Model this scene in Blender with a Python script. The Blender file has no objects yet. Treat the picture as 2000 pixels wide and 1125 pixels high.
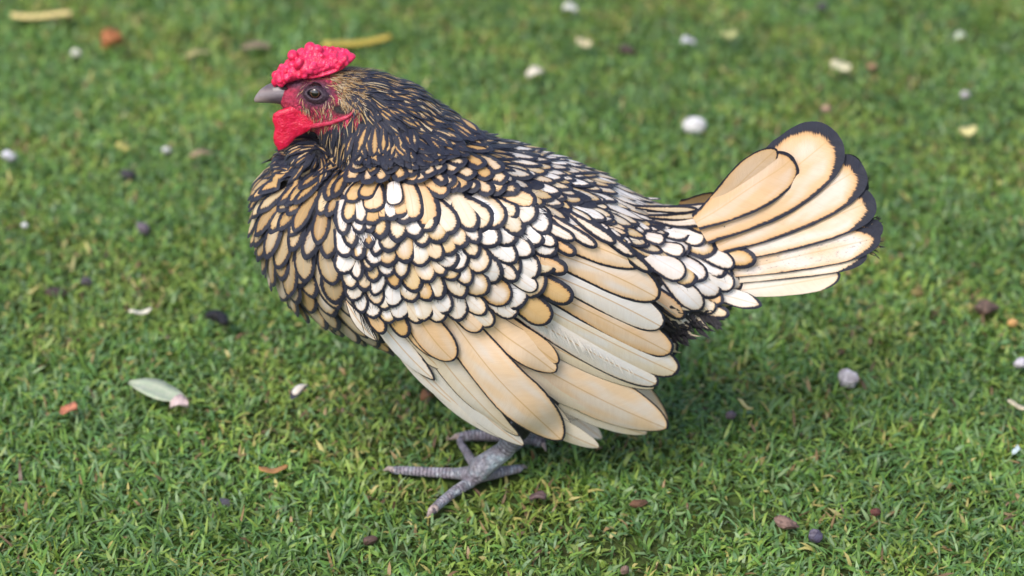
import bpy, bmesh, math, random
import numpy as np
from mathutils import Vector, Matrix, noise as mnoise
from mathutils.bvhtree import BVHTree

R = math.radians
rnd = random.Random(7)
rng = np.random.default_rng(11)
sc = bpy.context.scene
COL = sc.collection

# ------------------------------------------------------------------ camera, sky, sun, exposure
TH = R(27.0)                 # camera looks down by this much
S = 0.00028                  # metres per photo pixel on the hen's median plane
FPX = 2000 * 100 / 36.0      # focal length in photo pixels (100 mm on 36 mm)
DIST = S * FPX
Z0 = 0.0
FWD = Vector((0, math.cos(TH), -math.sin(TH)))
UP = Vector((0, math.sin(TH), math.cos(TH)))
RIGHT = Vector((1, 0, 0))
def ray(px, py):
    return FWD + RIGHT * ((px - 1000) / FPX) - UP * ((py - 562.5) / FPX)
# camera height: the near foot (935, 932) stands on matted grass 6 mm high at y = -0.022
CAM = Vector((0, -DIST * math.cos(TH), DIST * math.sin(TH)))
_r = ray(935, 940)
_t = (-0.022 - CAM.y) / _r.y
CAM.z += 0.006 - (CAM.z + _t * _r.z)
def P(px, py, Y):
    r = ray(px, py); t = (Y - CAM.y) / r.y
    return CAM + r * t
def PZ(px, py, Z):
    r = ray(px, py); t = (Z - CAM.z) / r.z
    return CAM + r * t
def proj(p):
    d = p - CAM; t = d.dot(FWD)
    return 1000 + FPX * d.x / t, 562.5 - FPX * d.dot(UP) / t

cam_d = bpy.data.cameras.new('camera')
cam_d.lens = 100; cam_d.sensor_width = 36
cam_d.clip_start = 0.05; cam_d.clip_end = 200
cam_d.dof.use_dof = True
cam_d.dof.focus_distance = (P(800, 420, -0.055) - CAM).dot(FWD)
cam_d.dof.aperture_fstop = 6.6
cam = bpy.data.objects.new('camera', cam_d); COL.objects.link(cam)
cam.location = CAM
cam.rotation_euler = (math.pi / 2 - TH, 0, 0)
sc.camera = cam

w = bpy.data.worlds.new('World'); sc.world = w; w.use_nodes = True
wn = w.node_tree.nodes; bg = wn['Background']
sky = wn.new('ShaderNodeTexSky'); sky.sky_type = 'NISHITA'; sky.sun_disc = False
SUN_EL, SUN_AZ = R(50), R(208)          # azimuth measured clockwise from +y
sky.sun_elevation = SUN_EL; sky.sun_rotation = SUN_AZ
sky.air_density = 1.0; sky.dust_density = 3.0; sky.ozone_density = 1.0
w.node_tree.links.new(sky.outputs[0], bg.inputs[0])
bg.inputs[1].default_value = 0.15
sun_d = bpy.data.lights.new('sun', 'SUN'); sun_d.energy = 1.4; sun_d.angle = R(28)
sun_d.color = (1.0, 0.975, 0.94)
sun = bpy.data.objects.new('sun', sun_d); COL.objects.link(sun)
sdir = Vector((math.sin(SUN_AZ) * math.cos(SUN_EL), math.cos(SUN_AZ) * math.cos(SUN_EL), math.sin(SUN_EL)))
sun.rotation_euler = sdir.to_track_quat('Z', 'Y').to_euler()
sun.location = sdir * 5
vs = sc.view_settings
vs.view_transform = 'Standard'; vs.look = 'None'; vs.gamma = 1; vs.use_curve_mapping = False
vs.exposure = 0.75

# ------------------------------------------------------------------ small helpers
def lin(r, g, b):
    f = lambda c: (c / 255 / 12.92) if c / 255 <= 0.04045 else ((c / 255 + 0.055) / 1.055) ** 2.4
    return (f(r), f(g), f(b))

def link(o, parent=None):
    COL.objects.link(o)
    if parent: o.parent = parent
    return o

def np_mesh(name, verts, faces_flat, counts, smooth=True):
    me = bpy.data.meshes.new(name)
    nv = len(verts)
    me.vertices.add(nv); me.vertices.foreach_set('co', np.ascontiguousarray(verts, dtype=np.float32).ravel())
    me.loops.add(len(faces_flat)); me.loops.foreach_set('vertex_index', np.ascontiguousarray(faces_flat, dtype=np.int32))
    me.polygons.add(len(counts))
    starts = np.concatenate([[0], np.cumsum(counts)[:-1]]).astype(np.int32)
    me.polygons.foreach_set('loop_start', starts)
    me.update(calc_edges=True)
    if smooth: me.polygons.foreach_set('use_smooth', np.ones(len(counts), dtype=bool))
    return me

def attr(me, name, typ, data):
    a = me.attributes.new(name, typ, 'POINT')
    key = {'FLOAT': 'value', 'FLOAT_VECTOR': 'vector', 'FLOAT_COLOR': 'color'}[typ]
    a.data.foreach_set(key, np.ascontiguousarray(data, dtype=np.float32).ravel())

class NT:                      # tiny node-tree builder
    def __init__(self, name):
        self.m = bpy.data.materials.new(name); self.m.use_nodes = True
        self.n = self.m.node_tree.nodes; self.l = self.m.node_tree.links
        self.b = self.n['Principled BSDF']; self.out = self.n['Material Output']
    def new(self, t, **kw):
        x = self.n.new(t)
        for k, v in kw.items(): setattr(x, k, v)
        return x
    def put(self, sock, v):
        if hasattr(v, 'is_linked'): self.l.new(v, sock)
        else: sock.default_value = v
    def math(self, op, a, b=0.0, c=None, clamp=False):
        x = self.new('ShaderNodeMath', operation=op, use_clamp=clamp)
        self.put(x.inputs[0], a); self.put(x.inputs[1], b)
        if c is not None: self.put(x.inputs[2], c)
        return x.outputs[0]
    def mix(self, f, a, b, blend='MIX'):
        x = self.new('ShaderNodeMix', data_type='RGBA', blend_type=blend)
        self.put(x.inputs[0], f)
        for s, v in ((x.inputs[6], a), (x.inputs[7], b)):
            if isinstance(v, tuple): v = (*v[:3], 1.0)
            self.put(s, v)
        return x.outputs[2]
    def ss(self, v, lo, hi):
        x = self.new('ShaderNodeMapRange', interpolation_type='SMOOTHSTEP')
        self.put(x.inputs[0], v); self.put(x.inputs[1], lo); self.put(x.inputs[2], hi)
        return x.outputs[0]
    def attr(self, name, out='Vector'):
        return self.new('ShaderNodeAttribute', attribute_name=name).outputs[out]
    def noise(self, vec, scale, detail=2.0, rough=0.5, dim='3D'):
        x = self.new('ShaderNodeTexNoise', noise_dimensions=dim)
        if vec is not None: self.put(x.inputs['Vector'], vec)
        x.inputs['Scale'].default_value = scale; x.inputs['Detail'].default_value = detail
        x.inputs['Roughness'].default_value = rough
        return x.outputs[0]
    def sep(self, v):
        x = self.new('ShaderNodeSeparateXYZ'); self.put(x.inputs[0], v); return x.outputs
    def comb(self, x_, y_, z_):
        x = self.new('ShaderNodeCombineXYZ')
        for i, v in enumerate((x_, y_, z_)): self.put(x.inputs[i], v)
        return x.outputs[0]
    def bump(self, h, strength, dist):
        x = self.new('ShaderNodeBump'); x.inputs['Strength'].default_value = strength
        x.inputs['Distance'].default_value = dist; self.put(x.inputs['Height'], h)
        self.l.new(x.outputs[0], self.b.inputs['Normal'])
    def obj(self):
        return self.new('ShaderNodeTexCoord').outputs['Object']

# ------------------------------------------------------------------ materials
def feather_material(name, lace_col=(0.014, 0.016, 0.029), rough=0.5):  # lacing near black, its blue is sky sheen painted into the colour
    t = NT(name)
    fx, fy, seed = t.sep(t.attr('fuv'))          # across (mm), along (mm), seed
    wht, shaft, blot = t.sep(t.attr('fprm'))     # white centre, shaft strength, smudges
    edge = t.attr('edge', 'Fac')                 # distance to the rim over the lacing width
    tint = t.attr('tint', 'Color')
    ax = t.math('ABSOLUTE', fx)
    barb = t.math('MULTIPLY_ADD', ax, -0.75, fy)     # constant along one barb
    bv = t.comb(t.math('MULTIPLY', barb, 1.7), t.math('MULTIPLY', fx, 0.10), t.math('MULTIPLY', seed, 91.0))
    streak = t.noise(bv, 1.0, 3.0, 0.65)
    fine = t.noise(t.comb(t.math('MULTIPLY', barb, 7.0), t.math('MULTIPLY', fx, 0.2), t.math('MULTIPLY', seed, 53.0)), 1.0, 1.0)
    soft = t.noise(t.comb(t.math('MULTIPLY', fx, 0.07), t.math('MULTIPLY', barb, 0.40), t.math('MULTIPLY', seed, 77.0)), 1.0, 2.0)
    soft2 = t.noise(t.comb(t.math('MULTIPLY', fx, 0.16), t.math('MULTIPLY', fy, 0.045), t.math('MULTIPLY', seed, 33.0)), 1.0, 0.6)
    e2 = t.math('ADD', edge, t.math('MULTIPLY', t.math('SUBTRACT', streak, 0.5), 1.0))
    e2 = t.math('ADD', e2, t.math('MULTIPLY', t.math('SUBTRACT', soft, 0.5), 0.45))
    mask = t.ss(e2, 0.84, 1.12)
    deep = t.ss(e2, 1.0, 3.2)
    pale = t.math('MULTIPLY', t.math('MULTIPLY', deep, wht), t.math('MULTIPLY_ADD', t.ss(soft2, .3, .7), 1.0, .25), clamp=True)
    c = t.mix(pale, tint, (0.80, 0.785, 0.785))
    c = t.mix(t.math('MULTIPLY', t.ss(soft, 0.3, 0.75), 0.14), c, t.mix(1.0, c, (0.80, 0.68, 0.54), 'MULTIPLY'))
    c = t.mix(t.math('MULTIPLY', t.ss(fine, 0.3, 0.75), 0.26), c, t.mix(1.0, c, (0.74, 0.68, 0.62), 'MULTIPLY'))
    amber = t.math('SUBTRACT', 1.0, t.ss(e2, 1.0, 1.55))
    c = t.mix(t.math('MULTIPLY', amber, 0.45), c, t.mix(1.0, c, (0.78, 0.50, 0.22), 'MULTIPLY'))
    rs = t.math('SUBTRACT', 1.0, t.ss(ax, 0.20, 0.48))
    c = t.mix(t.math('MULTIPLY', rs, shaft), c, (0.60, 0.36, 0.14))
    speck = t.noise(t.comb(t.math('MULTIPLY', fx, 0.9), t.math('MULTIPLY', fy, 0.35), t.math('MULTIPLY', seed, 19.0)), 1.0, 5.0, 0.75)
    sm = t.math('MULTIPLY', t.ss(speck, 0.54, 0.72), blot)
    c = t.mix(sm, c, (0.07, 0.06, 0.07))
    lc = t.mix(t.ss(streak, 0.35, 0.75), lace_col, tuple(k * 1.6 for k in lace_col))  # brighter streaks carry the painted sheen along the barbs
    warm = t.ss(e2, 0.55, 0.95)
    lc = t.mix(t.math('MULTIPLY', warm, 0.35), lc, (0.030, 0.017, 0.018))
    c = t.mix(mask, lc, c)
    t.l.new(c, t.b.inputs['Base Color'])
    t.b.inputs['Roughness'].default_value = rough
    t.b.inputs['Specular IOR Level'].default_value = 0.34
    t.b.inputs['Sheen Weight'].default_value = 0.08
    t.bump(t.math('ADD', fine, t.math('MULTIPLY', streak, 1.5)), 0.5, 0.0003)
    tr = t.new('ShaderNodeBsdfTranslucent'); t.l.new(c, tr.inputs[0])
    mx = t.new('ShaderNodeMixShader'); mx.inputs[0].default_value = 0.14
    t.l.new(t.b.outputs[0], mx.inputs[1]); t.l.new(tr.outputs[0], mx.inputs[2]); t.l.new(mx.outputs[0], t.out.inputs[0])
    return t.m

M_FEATHER = feather_material('laced_feather')

def skin_material(name, bump_scale=900, rough=0.45, wet=0.5):
    t = NT(name)
    c = t.attr('tint', 'Color'); ob = t.obj()
    n1 = t.noise(ob, 700, 4, 0.7); n2 = t.noise(ob, 160, 2)
    c = t.mix(t.math('MULTIPLY', t.ss(n1, 0.35, 0.75), 0.45), c, t.mix(1.0, c, (0.5, 0.38, 0.45), 'MULTIPLY'))
    c = t.mix(t.math('MULTIPLY', t.ss(n2, 0.4, 0.7), 0.3), c, t.mix(1.0, c, (1.25, 1.5, 1.5), 'MULTIPLY'))
    t.l.new(c, t.b.inputs['Base Color'])
    t.b.inputs['Roughness'].default_value = rough
    t.b.inputs['Specular IOR Level'].default_value = wet
    t.bump(t.noise(ob, bump_scale, 3, 0.7), 0.6, 0.0006)
    return t.m
M_SKIN = skin_material('skin')

def comb_material(name, col, hi):
    t = NT(name); ob = t.obj()
    n = t.noise(ob, 320, 3, 0.6)
    vor = t.new('ShaderNodeTexVoronoi'); t.l.new(ob, vor.inputs['Vector']); vor.inputs['Scale'].default_value = 900
    c = t.mix(t.ss(n, 0.3, 0.7), col, hi)
    t.l.new(c, t.b.inputs['Base Color'])
    t.b.inputs['Roughness'].default_value = 0.30
    t.b.inputs['Specular IOR Level'].default_value = 0.45
    t.b.inputs['Subsurface Weight'].default_value = 0.15
    t.b.inputs['Subsurface Radius'].default_value = (0.003, 0.0008, 0.0006)
    t.bump(t.math('ADD', t.math('MULTIPLY', vor.outputs[0], -0.8), t.noise(ob, 1400, 2)), 0.5, 0.0006)
    return t.m
M_COMB = comb_material('comb_flesh', (0.60, 0.010, 0.055), (0.74, 0.035, 0.13))
M_LOBE = comb_material('lobe_flesh', (0.36, 0.018, 0.045), (0.50, 0.05, 0.10))
M_WATTLE = comb_material('wattle_flesh', (0.48, 0.005, 0.030), (0.60, 0.013, 0.062))

def simple(name, col, rough=0.6, var=0.3, scale=300, col2=None, bump=0.4, bdist=0.0006, spec=0.4):
    t = NT(name); ob = t.obj()
    n = t.noise(ob, scale, 4, 0.65)
    c2 = col2 or tuple(k * (1 - var) for k in col)
    t.l.new(t.mix(t.ss(n, 0.32, 0.68), col, c2), t.b.inputs['Base Color'])
    t.b.inputs['Roughness'].default_value = rough
    t.b.inputs['Specular IOR Level'].default_value = spec
    t.bump(t.noise(ob, scale * 3, 3, 0.7), bump, bdist)
    return t.m

# ------------------------------------------------------------------ the hen: bodies as solids
def ring_loft(rings):
    bm = bmesh.new(); prev = None
    for ring in rings:
        vs_ = [bm.verts.new(p) for p in ring]
        if prev:
            n = len(vs_)
            for i in range(n): bm.faces.new((prev[i], prev[(i + 1) % n], vs_[(i + 1) % n], vs_[i]))
        else: first = vs_
        prev = vs_
    bm.faces.new(list(reversed(first))); bm.faces.new(prev)
    return bm

def tube(points, radii, seg=14, flat=1.0):
    """closed tapered tube with rounded ends along points"""
    pts = [Vector(p) for p in points]
    # resample with end caps
    rows = []
    t0 = (pts[1] - pts[0]).normalized(); t1 = (pts[-1] - pts[-2]).normalized()
    for k in (0.0, 0.5, 0.85): rows.append((pts[0] - t0 * radii[0] * math.cos(math.pi / 2 * k), radii[0] * max(0.05, math.sin(math.pi / 2 * k)), t0))
    for i, p in enumerate(pts):
        tg = t0 if i == 0 else t1 if i == len(pts) - 1 else (pts[i + 1] - pts[i - 1]).normalized()
        rows.append((p, radii[i], tg))
    for k in (0.85, 0.5, 0.0): rows.append((pts[-1] + t1 * radii[-1] * math.cos(math.pi / 2 * k), radii[-1] * max(0.05, math.sin(math.pi / 2 * k)), t1))
    rings = []
    for p, r, tg in rows:
        ref = Vector((0, 0, 1)) if abs(tg.z) < 0.9 else Vector((1, 0, 0))
        a = tg.cross(ref).normalized(); b = a.cross(tg).normalized()
        rings.append([p + a * r * math.cos(q) + b * r * flat * math.sin(q) for q in (2 * math.pi * j / seg for j in range(seg))])
    return ring_loft(rings)

def ellipsoid(c, rx, ry, rz, rot=0.0, sub=4):
    bm = bmesh.new(); bmesh.ops.create_icosphere(bm, subdivisions=sub, radius=1.0)
    M = Matrix.Translation(c) @ Matrix.Rotation(rot, 4, 'Y') @ Matrix.Diagonal((rx, ry, rz, 1))
    bmesh.ops.transform(bm, matrix=M, verts=bm.verts)
    return bm

def join(bms):
    me = bpy.data.meshes.new('tmp'); out = bmesh.new()
    for b in bms:
        bmesh.ops.recalc_face_normals(b, faces=b.faces)
        b.to_mesh(me); out.from_mesh(me); b.free()
    bpy.data.meshes.remove(me)
    return out

def remesh(bm, voxel, smooth=3, factor=0.5):
    me = bpy.data.meshes.new('solid'); bm.to_mesh(me); bm.free()
    o = bpy.data.objects.new('solid', me); COL.objects.link(o)
    m = o.modifiers.new('r', 'REMESH'); m.mode = 'VOXEL'; m.voxel_size = voxel
    if smooth:
        s = o.modifiers.new('s', 'SMOOTH'); s.iterations = smooth; s.factor = factor
    dg = bpy.context.evaluated_depsgraph_get()
    res = bpy.data.meshes.new_from_object(o.evaluated_get(dg))
    bpy.data.objects.remove(o); bpy.data.meshes.remove(me)
    res.polygons.foreach_set('use_smooth', np.ones(len(res.polygons), dtype=bool))
    return res

def half_b(Hpx, a):            # vertical semi-axis that shows Hpx tall through the tilted camera
    H = Hpx * S
    return math.sqrt(max((0.25 * H) ** 2, H * H - (a * math.sin(TH)) ** 2)) / math.cos(TH)

TORSO = [(512, 360, 460, .010), (524, 330, 500, .026), (548, 308, 548, .038), (590, 285, 600, .048), (650, 268, 640, .056),
         (720, 262, 668, .061), (800, 250, 692, .064), (900, 250, 708, .066), (1000, 278, 712, .066), (1100, 310, 704, .062),
         (1180, 345, 690, .057), (1260, 392, 668, .049), (1330, 418, 640, .039), (1400, 430, 606, .028), (1450, 440, 580, .019), (1480, 460, 560, .010)]
rings = []
for px, top, bot, a in TORSO:
    a *= .88
    c = P(px, (top + bot) / 2, 0); H = (bot - top) / 2 - 6
    b = half_b(H, a)
    rings.append([Vector((c.x, a * math.cos(q), c.z + b * math.sin(q))) for q in (2 * math.pi * j / 40 for j in range(40))])
solids = [ring_loft(rings)]
NECK = [(628, 188, 56, .0145), (650, 196, 66, .0165), (678, 212, 80, .0195), (715, 232, 96, .025), (755, 265, 112, .033), (800, 315, 128, .045)]
nr = []
for px, py, r, a in NECK + [(604, 292, 46, .022), (575, 318, 44, .024)]:
    c = P(px, py, 0)
    solids.append(ellipsoid(c, (r - 4) * S, a, half_b(r - 4, a), 0, 3))
# face front: lores and cheek taper to the beak
solids.append(ellipsoid(P(590, 190, 0), 44 * S, .0115, 40 * S, 0.1, 3))
solids.append(ellipsoid(P(574, 186, 0), 27 * S, .0078, 27 * S, 0.1, 3))
solids.append(ellipsoid(P(610, 226, 0), 44 * S, .0110, 28 * S, 0.25, 3))
# thighs
for sgn in (-1, 1):
    solids.append(tube([P(980, 600, 0) + Vector((0, sgn * .034, 0)), P(1040, 720, 0) + Vector((0, sgn * .034, 0)), P(1050, 800, -.026) if sgn < 0 else P(1085, 770, .03)], [.030, .020, .0085]))
# shanks and toes
NF = PZ(930, 928, 0.0125); NF.y = NF.y
def on(px, py, r): return PZ(px, py, 0.004 + r)
near_hock = P(1052, 800, -.026)
legs_near = []
fc = PZ(932, 925, 0.013)
legs_near.append(tube([near_hock, P(1022, 830, -.0255), P(985, 880, -.024), fc + Vector((.002, 0, .004)), fc], [.0075, .0058, .0056, .0066, .0058], 20))
TOES_N = [([fc, on(890, 925, .0035), on(840, 922, .0032), on(790, 919, .0029), on(768, 918, .0026)], [.0052, .0038, .0034, .0031, .0027]),
          ([fc, on(918, 942, .004), on(885, 962, .0034), on(858, 984, .0032), on(846, 996, .0030)], [.0052, .0041, .0035, .0033, .0030]),
          ([fc, on(925, 905, .0036), on(912, 885, .0031), on(902, 870, .0026), on(897, 862, .0023)], [.0050, .0036, .0030, .0026, .0022]),
          ([fc, on(965, 924, .004), on(992, 919, .0032), on(1014, 915, .0029)], [.0055, .0042, .0034, .0030])]
for p, r in TOES_N: legs_near.append(tube(p, [r[0]] + [q * .86 for q in r[1:]]))
ff = PZ(1018, 852, 0.012)
far_hock = ff + Vector((.028, .002, .045))
legs_far = [tube([far_hock, ff + Vector((.014, .001, .024)), ff], [.0070, .0056, .0056], 20)]
TOES_F = [([ff, on(975, 850, .0035), on(925, 850, .0032), on(905, 853, .003)], [.0052, .0038, .0034, .0032]),
          ([ff, on(1010, 866, .004), on(985, 884, .0033)], [.0052, .0038, .003]),
          ([ff, on(1010, 835, .004), on(985, 818, .0033)], [.0052, .0038, .003]),
          ([ff, on(1038, 857, .004), on(1058, 864, .003)], [.0052, .0036, .003])]
for p, r in TOES_F: legs_far.append(tube(p, r))
thigh_far = tube([P(980, 600, 0) + Vector((0, .034, 0)), far_hock + Vector((.002, 0, .03)), far_hock], [.026, .014, .0078])
body_me = remesh(join(solids + [thigh_far] + legs_near + legs_far), 0.00125, 2, 0.5)
BVH = BVHTree.FromPolygons([v.co.copy() for v in body_me.vertices], [tuple(p.vertices) for p in body_me.polygons])

HEN_LOC = Vector((fc.x * .5 + ff.x * .5, fc.y * .5 + ff.y * .5, 0))
hen = bpy.data.objects.new('hen', None); link(hen)
hen.location = HEN_LOC; hen.empty_display_size = 0.05
hen['label'] = 'buff and white laced bantam hen with red comb standing sideways on the lawn'
hen['category'] = 'hen'

def part(name, me, mat, parent=None):
    o = bpy.data.objects.new(name, me)
    if mat: me.materials.clear(); me.materials.append(mat)
    if parent is None:
        link(o, hen); o.location = -HEN_LOC
    else: link(o, parent)
    return o

# body colours by region (face skin, lids, legs; near black under the feathers, shade of the gaps painted in)
def blend(a, b, t):
    t = max(0.0, min(1.0, t)); return tuple(x + (y - x) * t for x, y in zip(a, b))
C_FACE, C_LID, C_LEG, C_GAP_SHADE = (0.60, 0.030, 0.085), (0.12, 0.040, 0.075), (0.40, 0.40, 0.43), (0.022, 0.020, 0.024)
cols = np.ones((len(body_me.vertices), 4), dtype=np.float32)
for v in body_me.vertices:
    q = v.co.copy(); q.y = -abs(q.y)
    x, y = proj(q)
    if v.co.z < 0.036:
        c = blend(blend(C_LEG, (0.56, 0.50, 0.54), (0.018 - v.co.z) / .01), (0.20, 0.15, 0.16), 0.15 + 0.9 * mnoise.noise(v.co * 260))
    elif x < 712 and y < 268 and x + y * 0.25 < 762:
        c = C_FACE
        d = math.hypot((x - 618) / 34, (y - 184) / 27)
        c = blend(C_LID, c, (d - 0.75) / 0.6)
        d = math.hypot((x - 668) / 24, (y - 214) / 13)
        c = blend((0.03, 0.022, 0.022), c, (d - 0.6) / 0.6)
        d = math.hypot((x - 575) / 26, (y - 160) / 16)
        c = blend((0.30, 0.10, 0.16), c, (d - .5) / .6)
    else: c = C_GAP_SHADE
    cols[v.index, :3] = c
attr(body_me, 'tint', 'FLOAT_COLOR', cols)
LEG_LINES = [p for p, _ in TOES_N + TOES_F] + [[P(985, 880, -.024), P(1022, 830, -.0255), near_hock], [ff, ff + Vector((.014, .001, .024)), far_hock]]
along = np.zeros(len(body_me.vertices)); bd = np.full(len(along), 1e9)
for ln in LEG_LINES:
    acc = 0.0
    for a, b in zip(ln[:-1], ln[1:]):
        A = np.array(a); ab = np.array(b) - A; L2 = (ab ** 2).sum()
        tt = np.clip(((cov_ := np.array([v.co for v in body_me.vertices])) - A) @ ab / L2, 0, 1)
        d = np.linalg.norm(cov_ - A - tt[:, None] * ab, axis=1)
        m_ = d < bd; bd[m_] = d[m_]; along[m_] = (acc + tt[m_] * math.sqrt(L2)) * 1000
        acc += math.sqrt(L2)
legm = (np.array([v.co.z for v in body_me.vertices]) < .036).astype(float)
attr(body_me, 'scute', 'FLOAT', along); attr(body_me, 'legm', 'FLOAT', legm)
t = NT('body_skin')
c = t.attr('tint', 'Color'); ob = t.obj()
n1 = t.noise(ob, 620, 4, 0.75); n2 = t.noise(ob, 150, 2)
c = t.mix(t.math('MULTIPLY', t.ss(n1, 0.42, 0.64), 0.58), c, t.mix(1.0, c, (0.36, 0.36, 0.45), 'MULTIPLY'))
c = t.mix(t.math('MULTIPLY', t.ss(n2, 0.45, 0.7), 0.4), c, t.mix(1.0, c, (1.5, 2.2, 2.1), 'MULTIPLY'))
vor = t.new('ShaderNodeTexVoronoi'); t.l.new(ob, vor.inputs['Vector']); vor.inputs['Scale'].default_value = 420
fr = t.math('FRACT', t.math('MULTIPLY', t.math('ADD', t.attr('scute', 'Fac'), t.math('MULTIPLY', t.noise(ob, 260, 2), 1.2)), 0.46))
plate = t.math('MULTIPLY', t.math('SUBTRACT', 1.0, t.ss(t.math('ABSOLUTE', t.math('SUBTRACT', fr, .5)), .34, .48)), 1.0)
lm = t.attr('legm', 'Fac')
c = t.mix(t.math('MULTIPLY', t.math('SUBTRACT', 1.0, plate), t.math('MULTIPLY', lm, .75)), c, t.mix(1.0, c, (.34, .30, .34), 'MULTIPLY'))
c = t.mix(t.ss(vor.outputs[0], .0, .55), c, t.mix(1.0, c, (.62, .62, .66), 'MULTIPLY'))
t.l.new(c, t.b.inputs['Base Color']); t.b.inputs['Roughness'].default_value = 0.5
t.bump(t.math('ADD', t.math('MULTIPLY_ADD', t.math('MULTIPLY', plate, lm), 1.2, t.math('MULTIPLY', vor.outputs[0], 0.8)), t.noise(ob, 1100, 3, 0.7)), 0.9, 0.0012)
body = part('body', body_me, t.m)

# ------------------------------------------------------------------ feathers
U9 = np.array([-1, -.86, -.62, -.3, 0, .3, .62, .86, 1.0])
U5 = np.array([-1, -.6, 0, .6, 1.0])
class Batch:
    def __init__(s): s.v = []; s.f = []; s.e = []; s.fuv = []; s.prm = []; s.tint = []; s.n = 0
    def build(s, name, parent=None, mat=None):
        v = np.concatenate(s.v); f = np.concatenate(s.f)
        me = np_mesh(name, v, f.ravel(), np.full(len(f), 4))
        attr(me, 'edge', 'FLOAT', np.concatenate(s.e)); attr(me, 'fuv', 'FLOAT_VECTOR', np.concatenate(s.fuv))
        attr(me, 'fprm', 'FLOAT_VECTOR', np.concatenate(s.prm)); attr(me, 'tint', 'FLOAT_COLOR', np.concatenate(s.tint))
        return part(name, me, mat or M_FEATHER, parent)

def profile(ts, tm, p, base):
    w_ = np.where(ts < tm, base + (1 - base) * np.sin(np.pi / 2 * np.clip(ts / tm, 0, 1)) ** 1.2,
                  np.clip(1 - np.clip((ts - tm) / (1 - tm), 0, 1) ** p, 0, 1) ** (1 / p))
    return np.maximum(w_, 0.015)

def feather(B, C, Sd, N, ts, L, W, tm=.62, p=2.2, base=.45, lace=1.2, laceL=1, laceR=1, tipk=0.0, tint=(.6, .4, .2),
            white=0.3, shaft=0.3, blot=0.0, camber=.18, U=U9, rag=0.0, asym=0.0, fringe=0):
    """C, Sd, N: (n,3) centre line, side and normal; lengths in metres, lace in mm"""
    n, m = len(ts), len(U)
    wv = profile(ts, tm, p, base) * W
    UU = np.repeat(U[None, :], n, 0)
    wid = np.repeat(wv[:, None], m, 1)
    if rag:
        r_ = 1 + rag * (rng.random((n, 2)) - .6)
        wid[:, 0] *= r_[:, 0]; wid[:, -1] *= r_[:, 1]
    off = UU * wid * (1 + asym * UU)
    # edge distance in mm
    td = np.sin(np.linspace(0, 1, 40) * np.pi / 2); wd = profile(td, tm, p, base) * W
    outl = np.concatenate([np.stack([wd * (1 + asym), td * L], 1), np.stack([-wd * (1 - asym), td * L], 1)])
    pts = np.stack([off.ravel(), np.repeat(ts * L, m)], 1)
    d = np.sqrt(((pts[:, None, :] - outl[None]) ** 2).sum(2)).min(1)
    d[(np.abs(UU) == 1).ravel()] = 0; d[-m:] = 0
    lc = lace * np.where(UU < 0, laceL, np.where(UU > 0, laceR, .5 * (laceL + laceR))).ravel()
    tt = np.repeat(ts, m)
    blend_tip = np.clip((tt - .78) / .2, 0, 1)
    lc = lc * (1 - blend_tip) + lace * max(laceL, laceR) * (1 + tipk) * blend_tip
    e = d * 1000 / np.maximum(lc, 0.02)
    e = np.minimum(e, 6)
    V = C[:, None, :] + Sd[:, None, :] * off[:, :, None] - N[:, None, :] * (camber * UU ** 2 * wid)[:, :, None]
    idx = np.arange(n * m).reshape(n, m) + B.n
    f = np.stack([idx[:-1, :-1], idx[:-1, 1:], idx[1:, 1:], idx[1:, :-1]], -1).reshape(-1, 4)
    k = n * m; seed = rng.random()
    B.v.append(V.reshape(-1, 3)); B.f.append(f); B.e.append(e)
    B.fuv.append(np.stack([off.ravel() * 1000, np.repeat(ts * L, m) * 1000, np.full(k, seed)], 1))
    B.prm.append(np.tile([white, shaft, blot], (k, 1))); B.tint.append(np.tile([*tint, 1], (k, 1)))
    B.n += k
    for _ in range(fringe):
        i = int(rng.integers(int(n * .45), n - 1)); side = -1 if rng.random() < .5 else 1
        col = 0 if side < 0 else m - 1
        o_ = V[i, col]; tg = C[min(i + 1, n - 1)] - C[max(i - 1, 0)]; tg = tg / (np.linalg.norm(tg) + 1e-12)
        d_ = tg * rng.uniform(.6, 1) + Sd[i] * side * rng.uniform(.1, .7); d_ /= np.linalg.norm(d_)
        q_ = np.cross(N[i], d_); q_ /= np.linalg.norm(q_) + 1e-12
        l_ = rng.uniform(.0010, .0026); hw_ = rng.uniform(.00008, .0002)
        vv = np.array([o_ - d_ * .0006 - q_ * hw_, o_ - d_ * .0006 + q_ * hw_, o_ + d_ * l_ + q_ * hw_ * .3 + N[i] * .0002, o_ + d_ * l_ - q_ * hw_ * .3 + N[i] * .0002])
        B.v.append(vv); B.f.append(np.array([[0, 1, 2, 3]]) + B.n); B.e.append(np.zeros(4))
        B.fuv.append(np.tile([0, 0, seed], (4, 1))); B.prm.append(np.zeros((4, 3))); B.tint.append(np.ones((4, 4)) * .03); B.n += 4

def rows(n): return np.sin(np.linspace(0, 1, n) * np.pi / 2)
def nrm(a): return a / np.maximum(np.linalg.norm(a, axis=-1, keepdims=True), 1e-9)

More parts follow.
